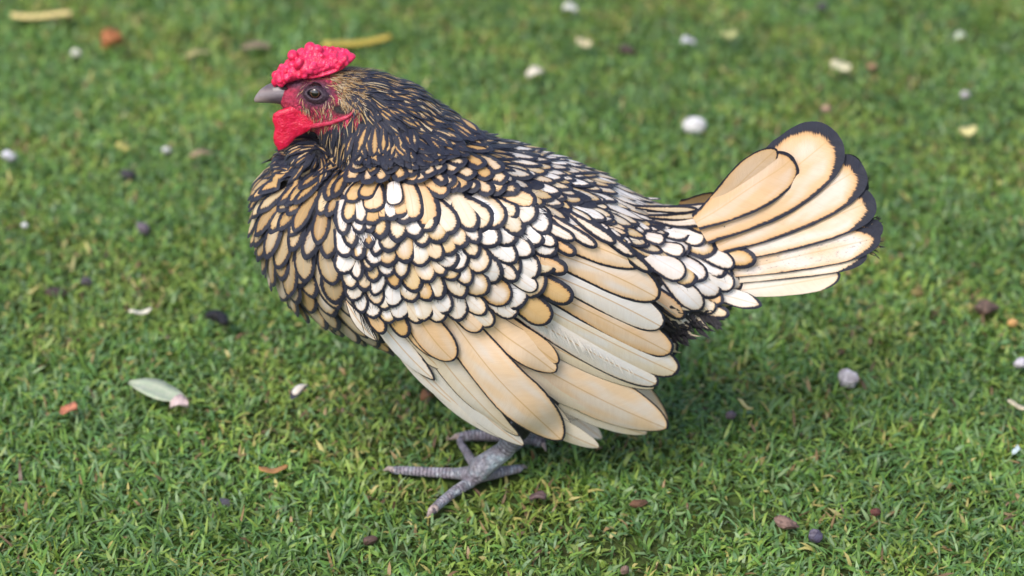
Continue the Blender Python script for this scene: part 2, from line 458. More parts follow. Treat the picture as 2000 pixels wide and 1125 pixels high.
# --- flow of the plumage, in photo-plane directions (x right, y down)
GUIDE = np.array([
 (640, 140, .9, .35), (700, 140, .85, .4), (720, 160, .8, .5), (800, 180, .85, .5), (880, 230, .85, .5), (690, 200, .55, .8), (720, 230, .4, .9), (680, 250, .05, 1), (640, 265, -.35, .95),
 (600, 290, -.55, .8), (660, 300, -.2, .95), (740, 300, .15, 1), (790, 260, .6, .75), (850, 260, .75, .62), (900, 300, .8, .5), (560, 310, -.75, .7), (520, 350, -.55, .85),
 (510, 400, -.3, .95), (560, 400, -.25, .95), (600, 380, -.25, .95), (640, 400, .05, 1), (600, 460, .1, 1), (540, 480, .12, 1), (600, 540, .45, .9), (650, 600, .62, .8), (660, 500, .35, .92),
 (700, 350, -.2, .95), (750, 360, .35, .9), (800, 400, .45, .85), (700, 640, .7, .7), (560, 540, .3, .95),
 (870, 350, .75, .5), (900, 370, .88, .42), (1000, 330, .86, .45), (1100, 400, .9, .4), (1200, 400, .9, .42), (1250, 380, .85, .5), (1050, 460, .88, .42),
 (1300, 480, .85, .45), (1380, 520, .88, .40), (1300, 580, .65, .75), (1400, 440, .92, .1), (1350, 620, .75, .6), (800, 680, .8, .5), (1000, 700, .9, .4), (1200, 680, .9, .3)])
WGUIDE = np.array([(700, 440, .1, 1), (720, 480, .1, 1), (760, 520, .22, .97), (850, 500, .45, .9), (950, 520, .72, .7), (750, 600, .25, .97), (880, 600, .6, .82), (1000, 500, .85, .5), (1040, 450, .9, .4), (900, 440, .6, .8), (820, 580, .5, .87)])
def flow(px, py, G=GUIDE):
    d2 = (G[:, 0] - px) ** 2 + (G[:, 1] - py) ** 2 + 60
    w_ = d2 ** -1.6
    v = (G[:, 2:] * w_[:, None]).sum(0); v /= np.linalg.norm(v)
    return v

def inpoly(x, y, poly):
    c = False; j = len(poly) - 1
    for i in range(len(poly)):
        xi, yi = poly[i]; xj, yj = poly[j]
        if (yi > y) != (yj > y) and x < (xj - xi) * (y - yi) / (yj - yi) + xi: c = not c
        j = i
    return c

WING_POLY = [(690, 425), (740, 420), (800, 430), (860, 440), (940, 440), (1010, 425), (1060, 450), (1075, 500), (1060, 560), (1000, 600), (930, 612), (860, 600), (800, 612), (760, 620), (722, 600), (700, 550), (688, 490)]
WING_ALL = [(690, 420), (860, 400), (1040, 400), (1160, 430), (1260, 500), (1310, 640), (1320, 740), (1000, 860), (860, 760), (740, 640), (690, 540)]
FACE_POLY = [(480, 60), (690, 60), (690, 118), (668, 132), (660, 150), (672, 190), (694, 205), (696, 226), (650, 246), (612, 262), (575, 285), (540, 305), (480, 310)]

BUFF = [(.60, .41, .20), (.66, .48, .27), (.56, .36, .15), (.68, .54, .37), (.62, .50, .34)]
PALE = [(.72, .66, .58), (.70, .60, .44), (.76, .72, .68), (.62, .46, .24)]
GOLD = [(.56, .40, .20), (.50, .33, .14), (.62, .50, .31), (.46, .30, .13)]
DUN = [(.42, .32, .18), (.48, .38, .24), (.38, .27, .13), (.50, .43, .33)]

def style(x, y, ny):
    """ny: how much the surface faces up (0 side, 1 top)"""
    if inpoly(x, y, FACE_POLY): return None
    dh = math.hypot(x - 650, y - 185)
    if x < 960 and dh < 88 and y < 290:
        return dict(L=36, W=4.0, sp=6.0, lace=.85, p=1.5, tm=.45, tints=GOLD, white=.1, h=.0012, lift=.0016, small=1, blk=.42)
    if y < 330 - 0.1 * (x - 600) and x < 760 or (x < 950 and y < 300 + (x - 760) * .1 and x >= 760 and y < 335):
        k = min(1, max(0, (dh - 90) / 160))
        return dict(L=46 + 26 * k, W=6.0 + 5.0 * k, sp=8.0 + 5.0 * k, lace=1.1 + .50 * k, p=1.35, tm=.5, tints=GOLD, white=.1, h=.0015, lift=.0022, small=k < .6, blk=.22)
    if x < 700 and y < 690:
        k = min(1, max(0, (y - 330) / 180))
        return dict(L=72 + 14 * k, W=14 + 11 * k, sp=18 + 12 * k, lace=2.2 - .05 * k, p=1.85, tm=.62, tints=DUN if k > .4 else GOLD, white=.15, h=.001, lift=.0045 + (.003 if x < 570 else 0), blk=.0)
    if y > 650 and x < 1250:
        return dict(L=60, W=18, sp=26, lace=.3, p=1.6, tm=.6, tints=[(.62, .57, .50), (.55, .50, .44), (.66, .60, .5)], white=.2, h=.0005, lift=.003, rag=.3, blk=.0)
    if x > 1290 and y > 590 or (x > 1250 and y > 640):
        return dict(L=62, W=11, sp=14, lace=2.0, p=1.5, tm=.6, tints=GOLD, white=.1, h=.0005, lift=.005, rag=.3, blk=.7)
    if x > 1230 and y > 420:
        return dict(L=88, W=23, sp=29, lace=1.9, p=2.3, tm=.66, tints=PALE, white=.85, h=.001, lift=.0045, blk=.02)
    if x > 1120 and y < 400:
        return dict(L=128, W=12, sp=17, lace=1.05, p=1.7, tm=.6, tints=PALE * 2 + BUFF[3:], white=.6, h=.001, lift=.003, blk=.03)
    if x < 905:
        return dict(L=78, W=21, sp=19, lace=2.7, p=2.2, tm=.64, tints=BUFF + PALE[:2], white=.4, h=.001, lift=.0045, blk=.02)
    k = min(1, max(0, (x - 900) / 200))
    return dict(L=82 + 10 * k, W=17 - 2 * k, sp=16.5 - 1 * k, lace=2.25 - .6 * k, p=1.9, tm=.62, tints=PALE * 2 + BUFF[3:4] + [(.78, .76, .74)] * 2, white=.8, h=.001, lift=.0036, blk=.03)

# candidates over the whole body surface
tri = np.array([p.vertices[:4] for p in body_me.polygons if len(p.vertices) == 4])
cov = np.array([v.co for v in body_me.vertices]); nov = np.array([v.normal for v in body_me.vertices])
cand = rng.permutation(len(cov))
acc_p = np.zeros((9000, 3)); acc_r = np.zeros(9000); na = 0
todo = []
for i in cand:
    p_ = cov[i]
    if p_[2] < .058: continue
    q = Vector((p_[0], -abs(p_[1]), p_[2])); x, y = proj(q)
    far_side = p_[1] > 0 and nov[i][1] > .35
    if x > 1465: continue
    if inpoly(x, y, WING_ALL) and nov[i][1] * (1 if p_[1] > 0 else -1) > .25 and y > 445 + (20 if x < 760 else 0): continue
    st = style(x, y, nov[i][2])
    if st is None: continue
    sp = st['sp'] * S * (1.35 if far_side else 1.0)
    if na:
        d2 = ((acc_p[:na] - p_) ** 2).sum(1)
        if (d2 < (sp * .5 + acc_r[:na] * .5) ** 2).any(): continue
    acc_p[na] = p_; acc_r[na] = sp; na += 1
    todo.append((p_, x, y, st))
    if na >= 8999: break
print('contour feathers', na)

def contour(B, p_, x, y, st):
    small = st.get('small')
    n = 6 if small else 11
    ts = rows(n)
    jit = rnd.uniform(.86, 1.16)
    L = st['L'] * S * jit; W = st['W'] * S * rnd.uniform(.88, 1.15)
    fl = flow(x, y)
    a = rnd.gauss(0, .18); ca, sa = math.cos(a), math.sin(a)
    fl = (fl[0] * ca - fl[1] * sa, fl[0] * sa + fl[1] * ca)
    d = Vector((fl[0], 0, -fl[1] / math.cos(TH)))
    pos, nn, _, _ = BVH.find_nearest(Vector(p_))
    C, N = [], []
    last = 0.0; cur = pos
    for t_ in ts:
        step = (t_ - last) * L; last = t_
        tg = d - nn * d.dot(nn)
        if tg.length < 1e-4: tg = Vector((.5, 0, -.5))
        tg.normalize()
        cur, n2, _, _ = BVH.find_nearest(cur + tg * step)
        nn = (nn * .6 + n2 * .4).normalized()
        C.append(cur.copy()); N.append(nn.copy())
    C = np.array(C); N = nrm(np.array(N))
    # straighten slightly: a feather does not follow every dip
    hh = st['h'] + rnd.uniform(0, .0006) - .0012 + st['lift'] * jit * ts ** 1.2
    C = C + N * hh[:, None]
    T = nrm(np.gradient(C, axis=0)); Sd = nrm(np.cross(N, T)); N = nrm(np.cross(T, Sd))
    tint = rnd.choice(st['tints']); kk = rnd.uniform(.82, 1.12); tint = tuple(c_ * kk for c_ in tint)
    wht = min(1, max(0, st['white'] + rnd.uniform(-.3, .3)))
    lace = st['lace'] * rnd.uniform(.82, 1.18)
    if rnd.random() < st['blk']: lace *= 3.0
    if small and math.hypot(x - 650, y - 185) < 100:
        if rnd.random() < .30: W *= .28; lace = .05; tint = tuple(c_ * .8 for c_ in tint); wht = 0; C = C + N * .0005
        else: wht = 0; lace *= 1.15
    feather(B, C, Sd, N, ts, L, W, tm=st['tm'], p=st['p'], base=.4 if small else .68, lace=lace, tipk=.12, tint=tint, white=wht,
            shaft=.25 if not small else .0, camber=.22, fringe=0 if small else 7, U=U5 if small else U9, rag=st.get('rag', .07))

bat = {k: Batch() for k in ('neck_hackle', 'breast_plumage', 'back_plumage', 'tail_coverts', 'belly_fluff')}
for p_, x, y, st in todo:
    if y > 650 and x < 1250: k = 'belly_fluff'
    elif x > 1230 and y > 420: k = 'tail_coverts'
    elif st['tints'] is GOLD and st['p'] < 1.6: k = 'neck_hackle'
    elif x < 700: k = 'breast_plumage'
    else: k = 'back_plumage'
    contour(bat[k], p_, x, y, st)

# fine bristles over the face skin
face_b = Batch()
for _ in range(7500):
    x = rnd.uniform(560, 705); y = rnd.uniform(122, 262)
    if math.hypot((x - 617) / 25, (y - 184) / 19) < 1: continue
    if math.hypot((x - 668) / 22, (y - 214) / 11) < 1: continue
    if x < 585 and y < 215: continue
    if y > 262 - (x - 600) * .35 and y > 245: continue
    r_ = ray(x, y).normalized()
    hit, nn, _, _ = BVH.ray_cast(CAM, r_)
    if hit is None or hit.y > .01: continue
    brow = (x > 628 and y < 205 and x + (y - 130) * -.45 > 632)
    dens = .5 if brow else (.10 if y > 200 else .07)
    if rnd.random() > dens: continue
    fl = (.75, .55) if y < 190 else (.35, .9) if y < 220 else (-.1, 1)
    if x < 600: fl = (.2, .9)
    a = rnd.gauss(0, .35); ca, sa = math.cos(a), math.sin(a)
    fl = (fl[0] * ca - fl[1] * sa, fl[0] * sa + fl[1] * ca)
    d = Vector((fl[0], 0, -fl[1])); tg = (d - nn * d.dot(nn)).normalized()
    L = rnd.uniform(9, 20) * S * (1.3 if brow else 1); W = rnd.uniform(.35, .75) * S * (1.4 if brow else 1)
    ts = rows(4)
    C = np.array([hit + tg * (L * t_) + nn * (.0002 + .0012 * t_) for t_ in ts])
    Nn = np.tile(np.array(nn), (4, 1)); Sd = np.tile(np.array(nn.cross(tg)), (4, 1))
    for sg in (1, -1):
        m_ = np.array([1, sg, 1])
        feather(face_b, C * m_, Sd * m_, Nn * m_, ts, L, W, tm=.4, p=1.4, base=.7, lace=.02, tint=rnd.choice([(.50, .33, .14), (.40, .24, .09), (.52, .42, .28), (.10, .06, .04)] if brow or rnd.random() < .7 else [(.02, .02, .025)]), white=0, shaft=0, U=np.array([-1, 0, 1.0]))
bat['face_bristles'] = face_b
for k, b in bat.items():
    if b.n: b.build(k)

# ------------------------------------------------------------------ wings
def wing_y(px, py):
    a = -(.0690 - .010 * ((px - 930) / 300) ** 2 - .020 * (max(0, 500 - py) / 150) ** 2 - .026 * (max(0, py - 540) / 320) ** 1.5)
    r_ = ray(px, py)
    hit, nn, _, _ = BVH.ray_cast(CAM, r_.normalized())
    if hit is None or hit.y > .03: return a
    b = hit.y - .0025
    k = .006; h_ = max(k - abs(a - b), 0) / k
    return min(a, b) - h_ * h_ * k * .25
def wing_pt(px, py): return P(px, py, wing_y(px, py))
def tail_y(px, py):
    # tent-shaped fan: the lower feathers stand further out
    v = (py - (430 - (px - 1400) * .62))            # distance below the upper edge of the fan
    return -.004 - .00010 * max(-40, v) - .008 * max(0, 1 - max(0, px - 1380) / 150)
def tail_pt(px, py): return P(px, py, tail_y(px, py))

def pxfeather(B, b0, t0_, hw, bow=0.0, h0=0.0, lift=.002, surf=wing_pt, n=14, sag=0.0, **kw):
    b = np.array(b0, float); t_ = np.array(t0_, float); ax = t_ - b
    per = np.array([-ax[1], ax[0]]) / np.linalg.norm(ax)          # to the right of travel, seen on the photo
    ts = rows(n)
    cen = b + ax * ts[:, None] + per * (bow * 4 * ts * (1 - ts))[:, None]
    C = np.array([surf(*c_) for c_ in cen])
    N = []
    for c_ in cen:
        p0 = surf(*c_); dx = surf(c_[0] + 14, c_[1]) - surf(c_[0] - 14, c_[1]); dy = surf(c_[0], c_[1] + 14) - surf(c_[0], c_[1] - 14)
        nn = dy.cross(dx).normalized()
        if nn.y > 0: nn = -nn
        N.append(nn)
    N = np.array(N)
    # smooth normals along the feather and heights
    for _ in range(3): N[1:-1] = (N[:-2] + N[1:-1] * 2 + N[2:]) / 4
    N = nrm(N)
    Cs = C.copy()
    for _ in range(2): Cs[1:-1] = (Cs[:-2] + 2 * Cs[1:-1] + Cs[2:]) / 4
    C = Cs + N * (h0 + lift * ts ** 1.4 - sag * ts ** 2 - .0032 * (1 - ts) ** 2)[:, None]
    T = nrm(np.gradient(C, axis=0)); Sd = nrm(np.cross(T, N)); N2 = nrm(np.cross(Sd, T))
    if (N2 * N).sum() < 0: N2 = -N2
    L = float(np.linalg.norm(np.diff(C, axis=0), axis=1).sum())
    # Sd points to the right of travel on the photo or left: make it the photo's right of travel
    s3 = np.array(RIGHT) * per[0] - np.array(UP) * per[1]
    if (Sd * s3).sum() < 0: Sd = -Sd
    feather(B, C, Sd, N2, ts, L, hw * S, **kw)

WING_BATCHES = []
covert = Batch()
# small scalloped coverts
def wstyle(x, y):
    k = min(1, max(0, (x - 700) / 320)); q = min(1, max(0, (y - 430) / 170))
    return dict(L=62 + 22 * k, W=18 + 10 * k + 3 * q, sp=18 + 10 * k + 4 * q, lace=2.3 - .9 * q)
pts = []
for _ in range(30000):
    x = rnd.uniform(670, 1090); y = rnd.uniform(405, 625)
    if not inpoly(x + 14, y + 26, WING_POLY): continue
    st = wstyle(x, y)
    if any((x - a_) ** 2 + (y - b_) ** 2 < ((st['sp'] + c_) / 2) ** 2 for a_, b_, c_ in pts): continue
    pts.append((x, y, st['sp']))
    fl = flow(x, y, WGUIDE); a = rnd.gauss(0, .28); ca, sa = math.cos(a), math.sin(a)
    fl = (fl[0] * ca - fl[1] * sa, fl[0] * sa + fl[1] * ca)
    L = st['L'] * rnd.uniform(.88, 1.15)
    tint = rnd.choice(BUFF[1:] + PALE + PALE + [(.76, .73, .70)] * 3); kk = rnd.uniform(.85, 1.12)
    pxfeather(covert, (x - fl[0] * L * .55, y - fl[1] * L * .55), (x + fl[0] * L * .45, y + fl[1] * L * .45), st['W'] * rnd.uniform(.75, 1.2),
              bow=rnd.uniform(-2, 2), h0=.0040 + rnd.uniform(0, .0006), lift=.0036, n=11, tm=.62, p=2.05, base=.74, fringe=7, lace=st['lace'] * rnd.uniform(.8, 1.15), tipk=.15,
              tint=tuple(c_ * kk for c_ in tint), white=max(0, rnd.gauss(.65, .35)), shaft=.2, camber=.2, rag=.04)
print('wing coverts', len(pts))

CREAM, BF, BF2, WH, OCH = (.76, .64, .47), (.74, .49, .26), (.78, .55, .33), (.78, .71, .63), (.64, .42, .18)
# shoulder cluster and the big scapulars: base, tip, half width, bow, height, colour, white, lacing
SCAP = [((716, 342), (690, 402), 17, 4, .0048, OCH, .1, 1.5), ((742, 335), (716, 396), 18, 3, .0052, OCH, .1, 1.6),
        ((728, 345), (735, 418), 24, 0, .0060, BF2, .3, 1.7), ((752, 362), (753, 432), 17, 0, .0060, BF, .1, 2.0),
        ((768, 345), (777, 408), 17, 0, .0085, WH, 1, .7), ((772, 365), (786, 428), 24, -2, .0072, BF, .1, 2.2),
        ((788, 338), (812, 434), 22, -4, .0072, BF2, .3, 2.0), ((806, 336), (838, 447), 26, -8, .0066, BF, .2, 2.3),
        ((845, 372), (962, 438), 29, 3, .0062, CREAM, .35, 2.2), ((835, 395), (950, 446), 18, 3, .0050, BF, .1, 2.2),
        ((930, 378), (1012, 422), 20, 3, .0056, CREAM, .6, 2.0), ((945, 358), (1046, 402), 21, 4, .0062, BF2, .3, 2.0),
        ((812, 338), (880, 385), 18, 4, .0052, BF, .1, 2.1), ((850, 330), (900, 375), 19, 4, .0050, BF, .1, 2.0), ((760, 322), (822, 356), 17, 3, .0050, BF, .2, 1.9)]
for b_, t_, hw, bow, h, tn, wt, lc in SCAP:
    b_ = (b_[0] * .78 + t_[0] * .22, b_[1] * .78 + t_[1] * .22)
    pxfeather(covert, b_, t_, hw, bow, h * .75, .0022, tint=tn, white=wt, lace=lc * 1.12, tm=.66, p=2.3, base=.8, fringe=7, tipk=.1, shaft=.35, camber=.24)
# shorter feathers lapping over the roots of the shoulder cluster
LAP = [(692, 368), (705, 350), (722, 372), (738, 352), (756, 366), (772, 348), (792, 362), (812, 354), (832, 366), (850, 358), (872, 372), (893, 366), (915, 380), (938, 376), (962, 388), (985, 384),
       (714, 332), (746, 334), (778, 332), (806, 338), (838, 342), (868, 350), (898, 346), (928, 358), (958, 362), (990, 366), (1015, 378), (875, 328), (912, 336), (945, 342), (978, 350)]
HK = []
for i in range(95):
    x = rnd.uniform(690, 965); yb = 338 - abs(x - 770) * .03 - max(0, x - 850) * .22
    HK.append((x, yb + rnd.uniform(-34, 8)))
for x, y in HK:
    fl = flow(x, y); a = rnd.gauss(0, .18); ca, sa = math.cos(a), math.sin(a); fl = (fl[0] * ca - fl[1] * sa, fl[0] * sa + fl[1] * ca); L = rnd.uniform(48, 66)
    gold = rnd.choice(GOLD)
    pxfeather(covert, (x - fl[0] * L, y - fl[1] * L), (x, y), rnd.uniform(8, 12), rnd.uniform(-2, 2), .0052 + (y - 300) * .00003 + rnd.uniform(0, .001), .0016, n=9, tint=gold, white=max(0, rnd.gauss(.1, .2)), lace=rnd.uniform(1.7, 2.8), tm=.55, p=1.5, base=.6, fringe=4, tipk=.1, shaft=.2, camber=.25, rag=.06)
for x, y in LAP:
    fl = flow(x, y + 10); a = rnd.gauss(0, .2); ca, sa = math.cos(a), math.sin(a); fl = (fl[0] * ca - fl[1] * sa, fl[0] * sa + fl[1] * ca); L = rnd.uniform(52, 64)
    pxfeather(covert, (x - fl[0] * L, y - fl[1] * L), (x, y), rnd.uniform(14, 20), rnd.uniform(-2, 3), .0040 + rnd.uniform(0, .0012), .0024, n=11, tint=rnd.choice(BUFF + PALE[1:2]), white=max(0, rnd.gauss(.2, .3)), lace=rnd.uniform(2.3, 3.1), tm=.68, p=2.4, base=.75, fringe=6, tipk=.1, shaft=.2, camber=.22, rag=.05)
# white downy tips and other large coverts over the secondaries
WD = [((1000, 398), (1062, 428), 15, .75, .5), ((1035, 440), (1078, 480), 15, .9, .6), ((1002, 446), (1040, 478), 14, .9, .6), ((690, 415), (712, 490), 14, .9, .5), ((705, 405), (728, 470), 14, .9, .4), ((683, 425), (694, 480), 11, .8, .6)]
for b_, t_, hw, wt, lc in WD:
    ax_ = np.array(t_, float) - np.array(b_, float); pr_ = np.array([-ax_[1], ax_[0]]) / np.linalg.norm(ax_)
    for j in range(int(hw * 5)):
        u = rnd.uniform(-1, 1); v0 = rnd.uniform(.15, .6); ln = rnd.uniform(.35, .55) * (1 - .3 * abs(u))
        q0 = np.array(b_) + ax_ * v0 + pr_ * hw * u * .35; q1 = q0 + ax_ * ln + pr_ * hw * u * .6 + np.array([rnd.uniform(-2, 2), rnd.uniform(-2, 2)])
        dark = rnd.random() < .07
        pxfeather(covert, q0, q1, rnd.uniform(.7, 1.7), rnd.uniform(-2, 2), .0054 + rnd.uniform(0, .0005), .0006, n=5, U=U5, tint=(.03, .03, .042) if dark else (.80, .775, .76), white=0, lace=.02, shaft=0, tm=.5, p=1.5, camber=.2, rag=.3)
COV = [((1020, 520), (1114, 572), 25, 4, .0058, OCH, .1, 1.9), ((985, 545), (1072, 613), 30, 5, .0052, OCH, .1, 1.5), ((1020, 482), (1104, 516), 18, 3, .0066, BF, .4, 1.9),
       ((940, 480), (1010, 534), 18, 2, .0062, WH, .9, 1.7), ((965, 500), (1046, 552), 19, 2, .0058, WH, .9, .7), ((930, 545), (1008, 602), 25, 3, .005, WH, .6, 1.3),
       ((890, 555), (962, 622), 22, 2, .0046, CREAM, .5, 1.1), ((868, 575), (940, 632), 24, 0, .0044, BF2, .3, 1.0), ((740, 560), (796, 644), 20, -2, .0046, OCH, .0, 1.4),
       ((700, 560), (752, 638), 18, -2, .0044, BF, .1, 1.3), ((775, 560), (824, 616), 20, -2, .005, CREAM, .4, 1.4), ((815, 560), (868, 612), 22, 0, .005, CREAM, .5, 1.2)]
COV += [((1030, 420), (1118, 462), 13, 3, .0062, WH, .9, 1.3), ((1078, 425), (1160, 474), 12, 3, .0058, WH, .9, 1.4), ((1112, 418), (1196, 468), 12, 3, .0056, WH, .8, 1.5), ((1150, 432), (1232, 490), 12, 4, .0054, WH, .9, 1.5), ((1182, 448), (1264, 520), 12, 5, .005, CREAM, .6, 1.6), ((1060, 455), (1120, 486), 13, 2, .006, BF, .3, 1.7), ((1012, 436), (1082, 470), 14, 2, .0066, WH, .9, 1.0)]
for b_, t_, hw, bow, h, tn, wt, lc in COV:
    pxfeather(covert, b_, t_, hw, bow, h * .8 + .0012, .0022, tint=tn, white=wt, lace=lc * 1.2, tm=.66, p=2.5, base=.55, tipk=.12, shaft=.3, camber=.2, rag=.05)

# flight feathers: (base, tip, half width, bow, height, colour, white, lacing, laceL, laceR, taper p, tm)
FL = [
 ((1045, 452), (1248, 512), 31, -9, .0050, BF2, .25, 1.5, .15, 1.0, 1.9, .62),
 ((1040, 480), (1282, 574), 37, -9, .0044, BF2, .5, 1.6, .25, 1.0, 2.3, .66),
 ((1050, 525), (1290, 630), 33, -6, .0038, WH, .5, 1.4, .1, .9, 2.6, .7),
 ((1050, 560), (1308, 682), 33, -3, .0032, BF, .3, 1.5, .1, 1.0, 2.6, .72),
 ((1040, 590), (1321, 722), 35, 2, .0026, CREAM, .6, 1.5, .3, 1.1, 2.6, .74),
 ((960, 575), (1283, 746), 30, 6, .0020, WH, .7, 1.3, .3, 1.1, 2.4, .74),
 ((960, 610), (1278, 756), 22, 12, .0008, CREAM, .1, .6, .1, .9, 2.0, .7),
 ((985, 620), (1090, 700), 22, 4, .0036, BF, .1, 1.1, .5, 1.1, 1.9, .66),
 ((915, 585), (1084, 716), 30, 8, .0040, BF2, .2, 1.0, .3, 1.0, 2.0, .66),
 ((850, 570), (1097, 848), 50, 14, .0044, BF2, .45, 1.35, .9, .9, 1.9, .66),
 ((792, 560), (888, 690), 36, 9, .0056, BF, .3, 1.15, 1.0, .9, 2.1, .66),
 ((775, 570), (862, 688), 24, 9, .0044, BF, .1, .9, .3, 1.0, 2.0, .6),
 ((790, 580), (1015, 842), 26, 22, .0030, CREAM, .4, .9, .2, 1.0, 1.9, .6),
 ((800, 620), (1024, 866), 30, 22, .0014, WH, .5, .8, .9, .05, 1.9, .6),
 ((770, 640), (1018, 862), 24, 30, .0004, WH, .3, .5, .1, .05, 1.8, .6),
 ((890, 690), (1169, 872), 26, 18, .0002, CREAM, .3, .6, .1, .05, 2.0, .66),
 ((970, 668), (1302, 832), 54, 8, .0016, BF2, .45, .8, 1.0, .05, 1.8, .62),
 ((990, 720), (1260, 850), 26, 14, -.0016, CREAM, .4, .4, .1, .05, 1.9, .62),
 ((705, 575), (850, 738), 22, 8, .0016, WH, .8, 1.1, 1.0, .05, 1.8, .55),
 ((735, 580), (866, 720), 20, 6, .0010, CREAM, .1, .9, 1.0, .3, 1.9, .6),
 ((672, 590), (738, 664), 14, 4, .0004, WH, .7, .9, .8, .6, 1.7, .55),
 ((930, 640), (1200, 806), 42, 10, .0004, CREAM, .2, .5, .6, .2, 2.0, .6),
 ((900, 650), (1120, 850), 34, 12, -.0004, CREAM, .3, .5, .6, .2, 2.0, .6),
 ((745, 640), (900, 800), 16, 10, -.0006, WH, .3, .4, .1, .05, 1.8, .55),
]
near_flight = []
for b_, t_, hw, bow, h, tn, wt, lc, lL, lR, p_, tm in FL:
    B = Batch()
    pxfeather(B, b_, t_, hw, bow, h, .0006, n=20, tint=tuple(c_ * 1.12 for c_ in tn), white=wt, lace=lc, laceL=lL, laceR=lR, tm=tm, p=p_, base=.55 if b_[0] > 742 else .12, tipk=.05, shaft=.7, camber=.16, rag=.02)
    near_flight.append(B)
# tatty open barbs where one secondary is worn
for i in range(40):
    u = rnd.random(); x = 1052 + 190 * u; y = 640 + 92 * u
    pxfeather(covert, (x - 9, y - 27 + 8 * u), (x + 9 + rnd.uniform(-4, 6), y + 11 + rnd.uniform(-9, 3)), .75, 2, .0038, .0002, n=5, tint=(.74, .70, .64), white=0, lace=.02, shaft=0, camber=.1, U=U5, tm=.4, p=1.5)

# ------------------------------------------------------------------ tail fan
TL = [((1365, 432), (1548, 292), 48, 4, .0064, BF, .25, 1.6, 1.0, 1.0, 2.3, .62, .3, 0),
      ((1368, 428), (1506, 274), 33, -7, .0056, BF, .2, .8, 1.2, .3, 1.9, .62, .1, .1),
      ((1375, 455), (1640, 258), 66, 6, .0050, BF, .35, 2.5, 1.5, .8, 2.5, .68, .9, 0),
      ((1400, 480), (1690, 322), 50, 6, .0038, BF, .45, 2.0, 1.3, .9, 2.7, .74, 1.7, .1),
      ((1410, 500), (1712, 388), 40, 4, .0028, BF2, .5, 1.7, 1.4, .8, 2.7, .76, 2.0, .2),
      ((1415, 515), (1726, 442), 30, 2, .0010, BF2, .5, 1.5, 1.4, .8, 2.4, .74, 3.2, .6),
      ((1405, 535), (1722, 462), 32, 0, .0016, BF2, .6, .8, .7, 1.0, 2.2, .74, 4.2, .8),
      ((1405, 550), (1695, 498), 26, -4, .0008, CREAM, .5, .8, .4, 1.0, 2.2, .74, 4.0, .3),
      ((1410, 572), (1642, 536), 24, 3, .0000, CREAM, .4, .8, .3, .1, 2.2, .74, 5.0, 0),
      ((1340, 560), (1488, 596), 17, -2, .0010, WH, .9, 1.2, .2, .8, 1.8, .7, 1.0, 0)]
tc = Batch()
TC = [((1262, 406), (1396, 388), 9, 2, .010, WH, .7, 1.3), ((1266, 420), (1404, 408), 10, 1, .010, CREAM, .5, 1.5), ((1275, 432), (1412, 428), 12, 0, .010, WH, .7, 1.6), ((1240, 400), (1362, 396), 9, 2, .010, CREAM, .5, 1.3), ((1290, 452), (1378, 476), 21, 0, .008, WH, .9, 1.4), ((1330, 425), (1415, 440), 20, 6, .009, OCH, .1, 2.2), ((1275, 478), (1330, 500), 18, 2, .007, WH, .9, 1.4),
      ((1250, 490), (1330, 540), 26, 2, .0066, WH, .8, 1.3), ((1320, 470), (1430, 520), 20, 2, .0066, WH, .8, 1.4), ((1360, 480), (1477, 505), 22, 6, .006, OCH, .5, 2.2),
      ((1335, 515), (1435, 556), 22, 3, .0056, WH, .7, 1.4), ((1290, 530), (1362, 592), 24, 2, .006, WH, .8, 1.3), ((1310, 560), (1400, 600), 20, 2, .005, CREAM, .5, 1.4),
      ((1350, 545), (1412, 590), 16, 2, .0056, BF, .2, 1.8), ((1270, 560), (1328, 610), 18, 2, .005, BF, .2, 1.6), ((1280, 590), (1350, 632), 18, 2, .0044, CREAM, .2, 1.8), ((1330, 590), (1425, 612), 15, 2, .004, CREAM, .2, 1.8), ((1245, 455), (1292, 480), 17, 3, .0066, WH, .8, 1.5)]
def tc_pt(px, py):
    hit, nn, _, _ = BVH.ray_cast(CAM, ray(px, py).normalized())
    yt = tail_y(px, py)
    if hit is None or hit.y > .03: return P(px, py, yt)
    return P(px, py, min(yt, hit.y))
tc_mid = Batch()
for k_, (b_, t_, hw, bow, h, tn, wt, lc) in enumerate(TC):
    pxfeather(tc_mid if k_ < 4 else tc, b_, t_, hw, bow, h * .6, .0022, surf=tc_pt, tint=tn, white=wt, lace=lc, tm=.66, p=2.3, base=.5, tipk=.12, shaft=.2, camber=.2, rag=.08)
# dark frayed barbs at the worn tail tips and in the gap between breast and wing
for _ in range(60):
    x = rnd.uniform(1690, 1712); y = rnd.uniform(420, 500); a = rnd.uniform(-.5, .5) + (y - 450) * .006
    pxfeather(tc, (x, y), (x + rnd.uniform(8, 22) * math.cos(a), y + 16 * math.sin(a)), rnd.uniform(.6, 1.6), rnd.uniform(-2, 2), .002, .001, surf=tail_pt, n=5, U=U5, tint=(.02, .018, .022) if rnd.random() < .8 else (.5, .36, .18), white=0, lace=.02, shaft=0, tm=.5, p=1.4, rag=.3)
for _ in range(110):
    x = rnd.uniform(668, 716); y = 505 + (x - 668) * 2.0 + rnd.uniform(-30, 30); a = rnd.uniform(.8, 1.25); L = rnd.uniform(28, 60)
    pxfeather(covert, (x, y), (x + L * math.cos(a), y + L * math.sin(a)), rnd.uniform(.5, 1.3), rnd.uniform(-4, 4), .0045, .001, n=6, U=U5, tint=(.022, .020, .026) if rnd.random() < .88 else (.6, .58, .56), white=0, lace=.02, shaft=0, tm=.5, p=1.4, rag=.3)
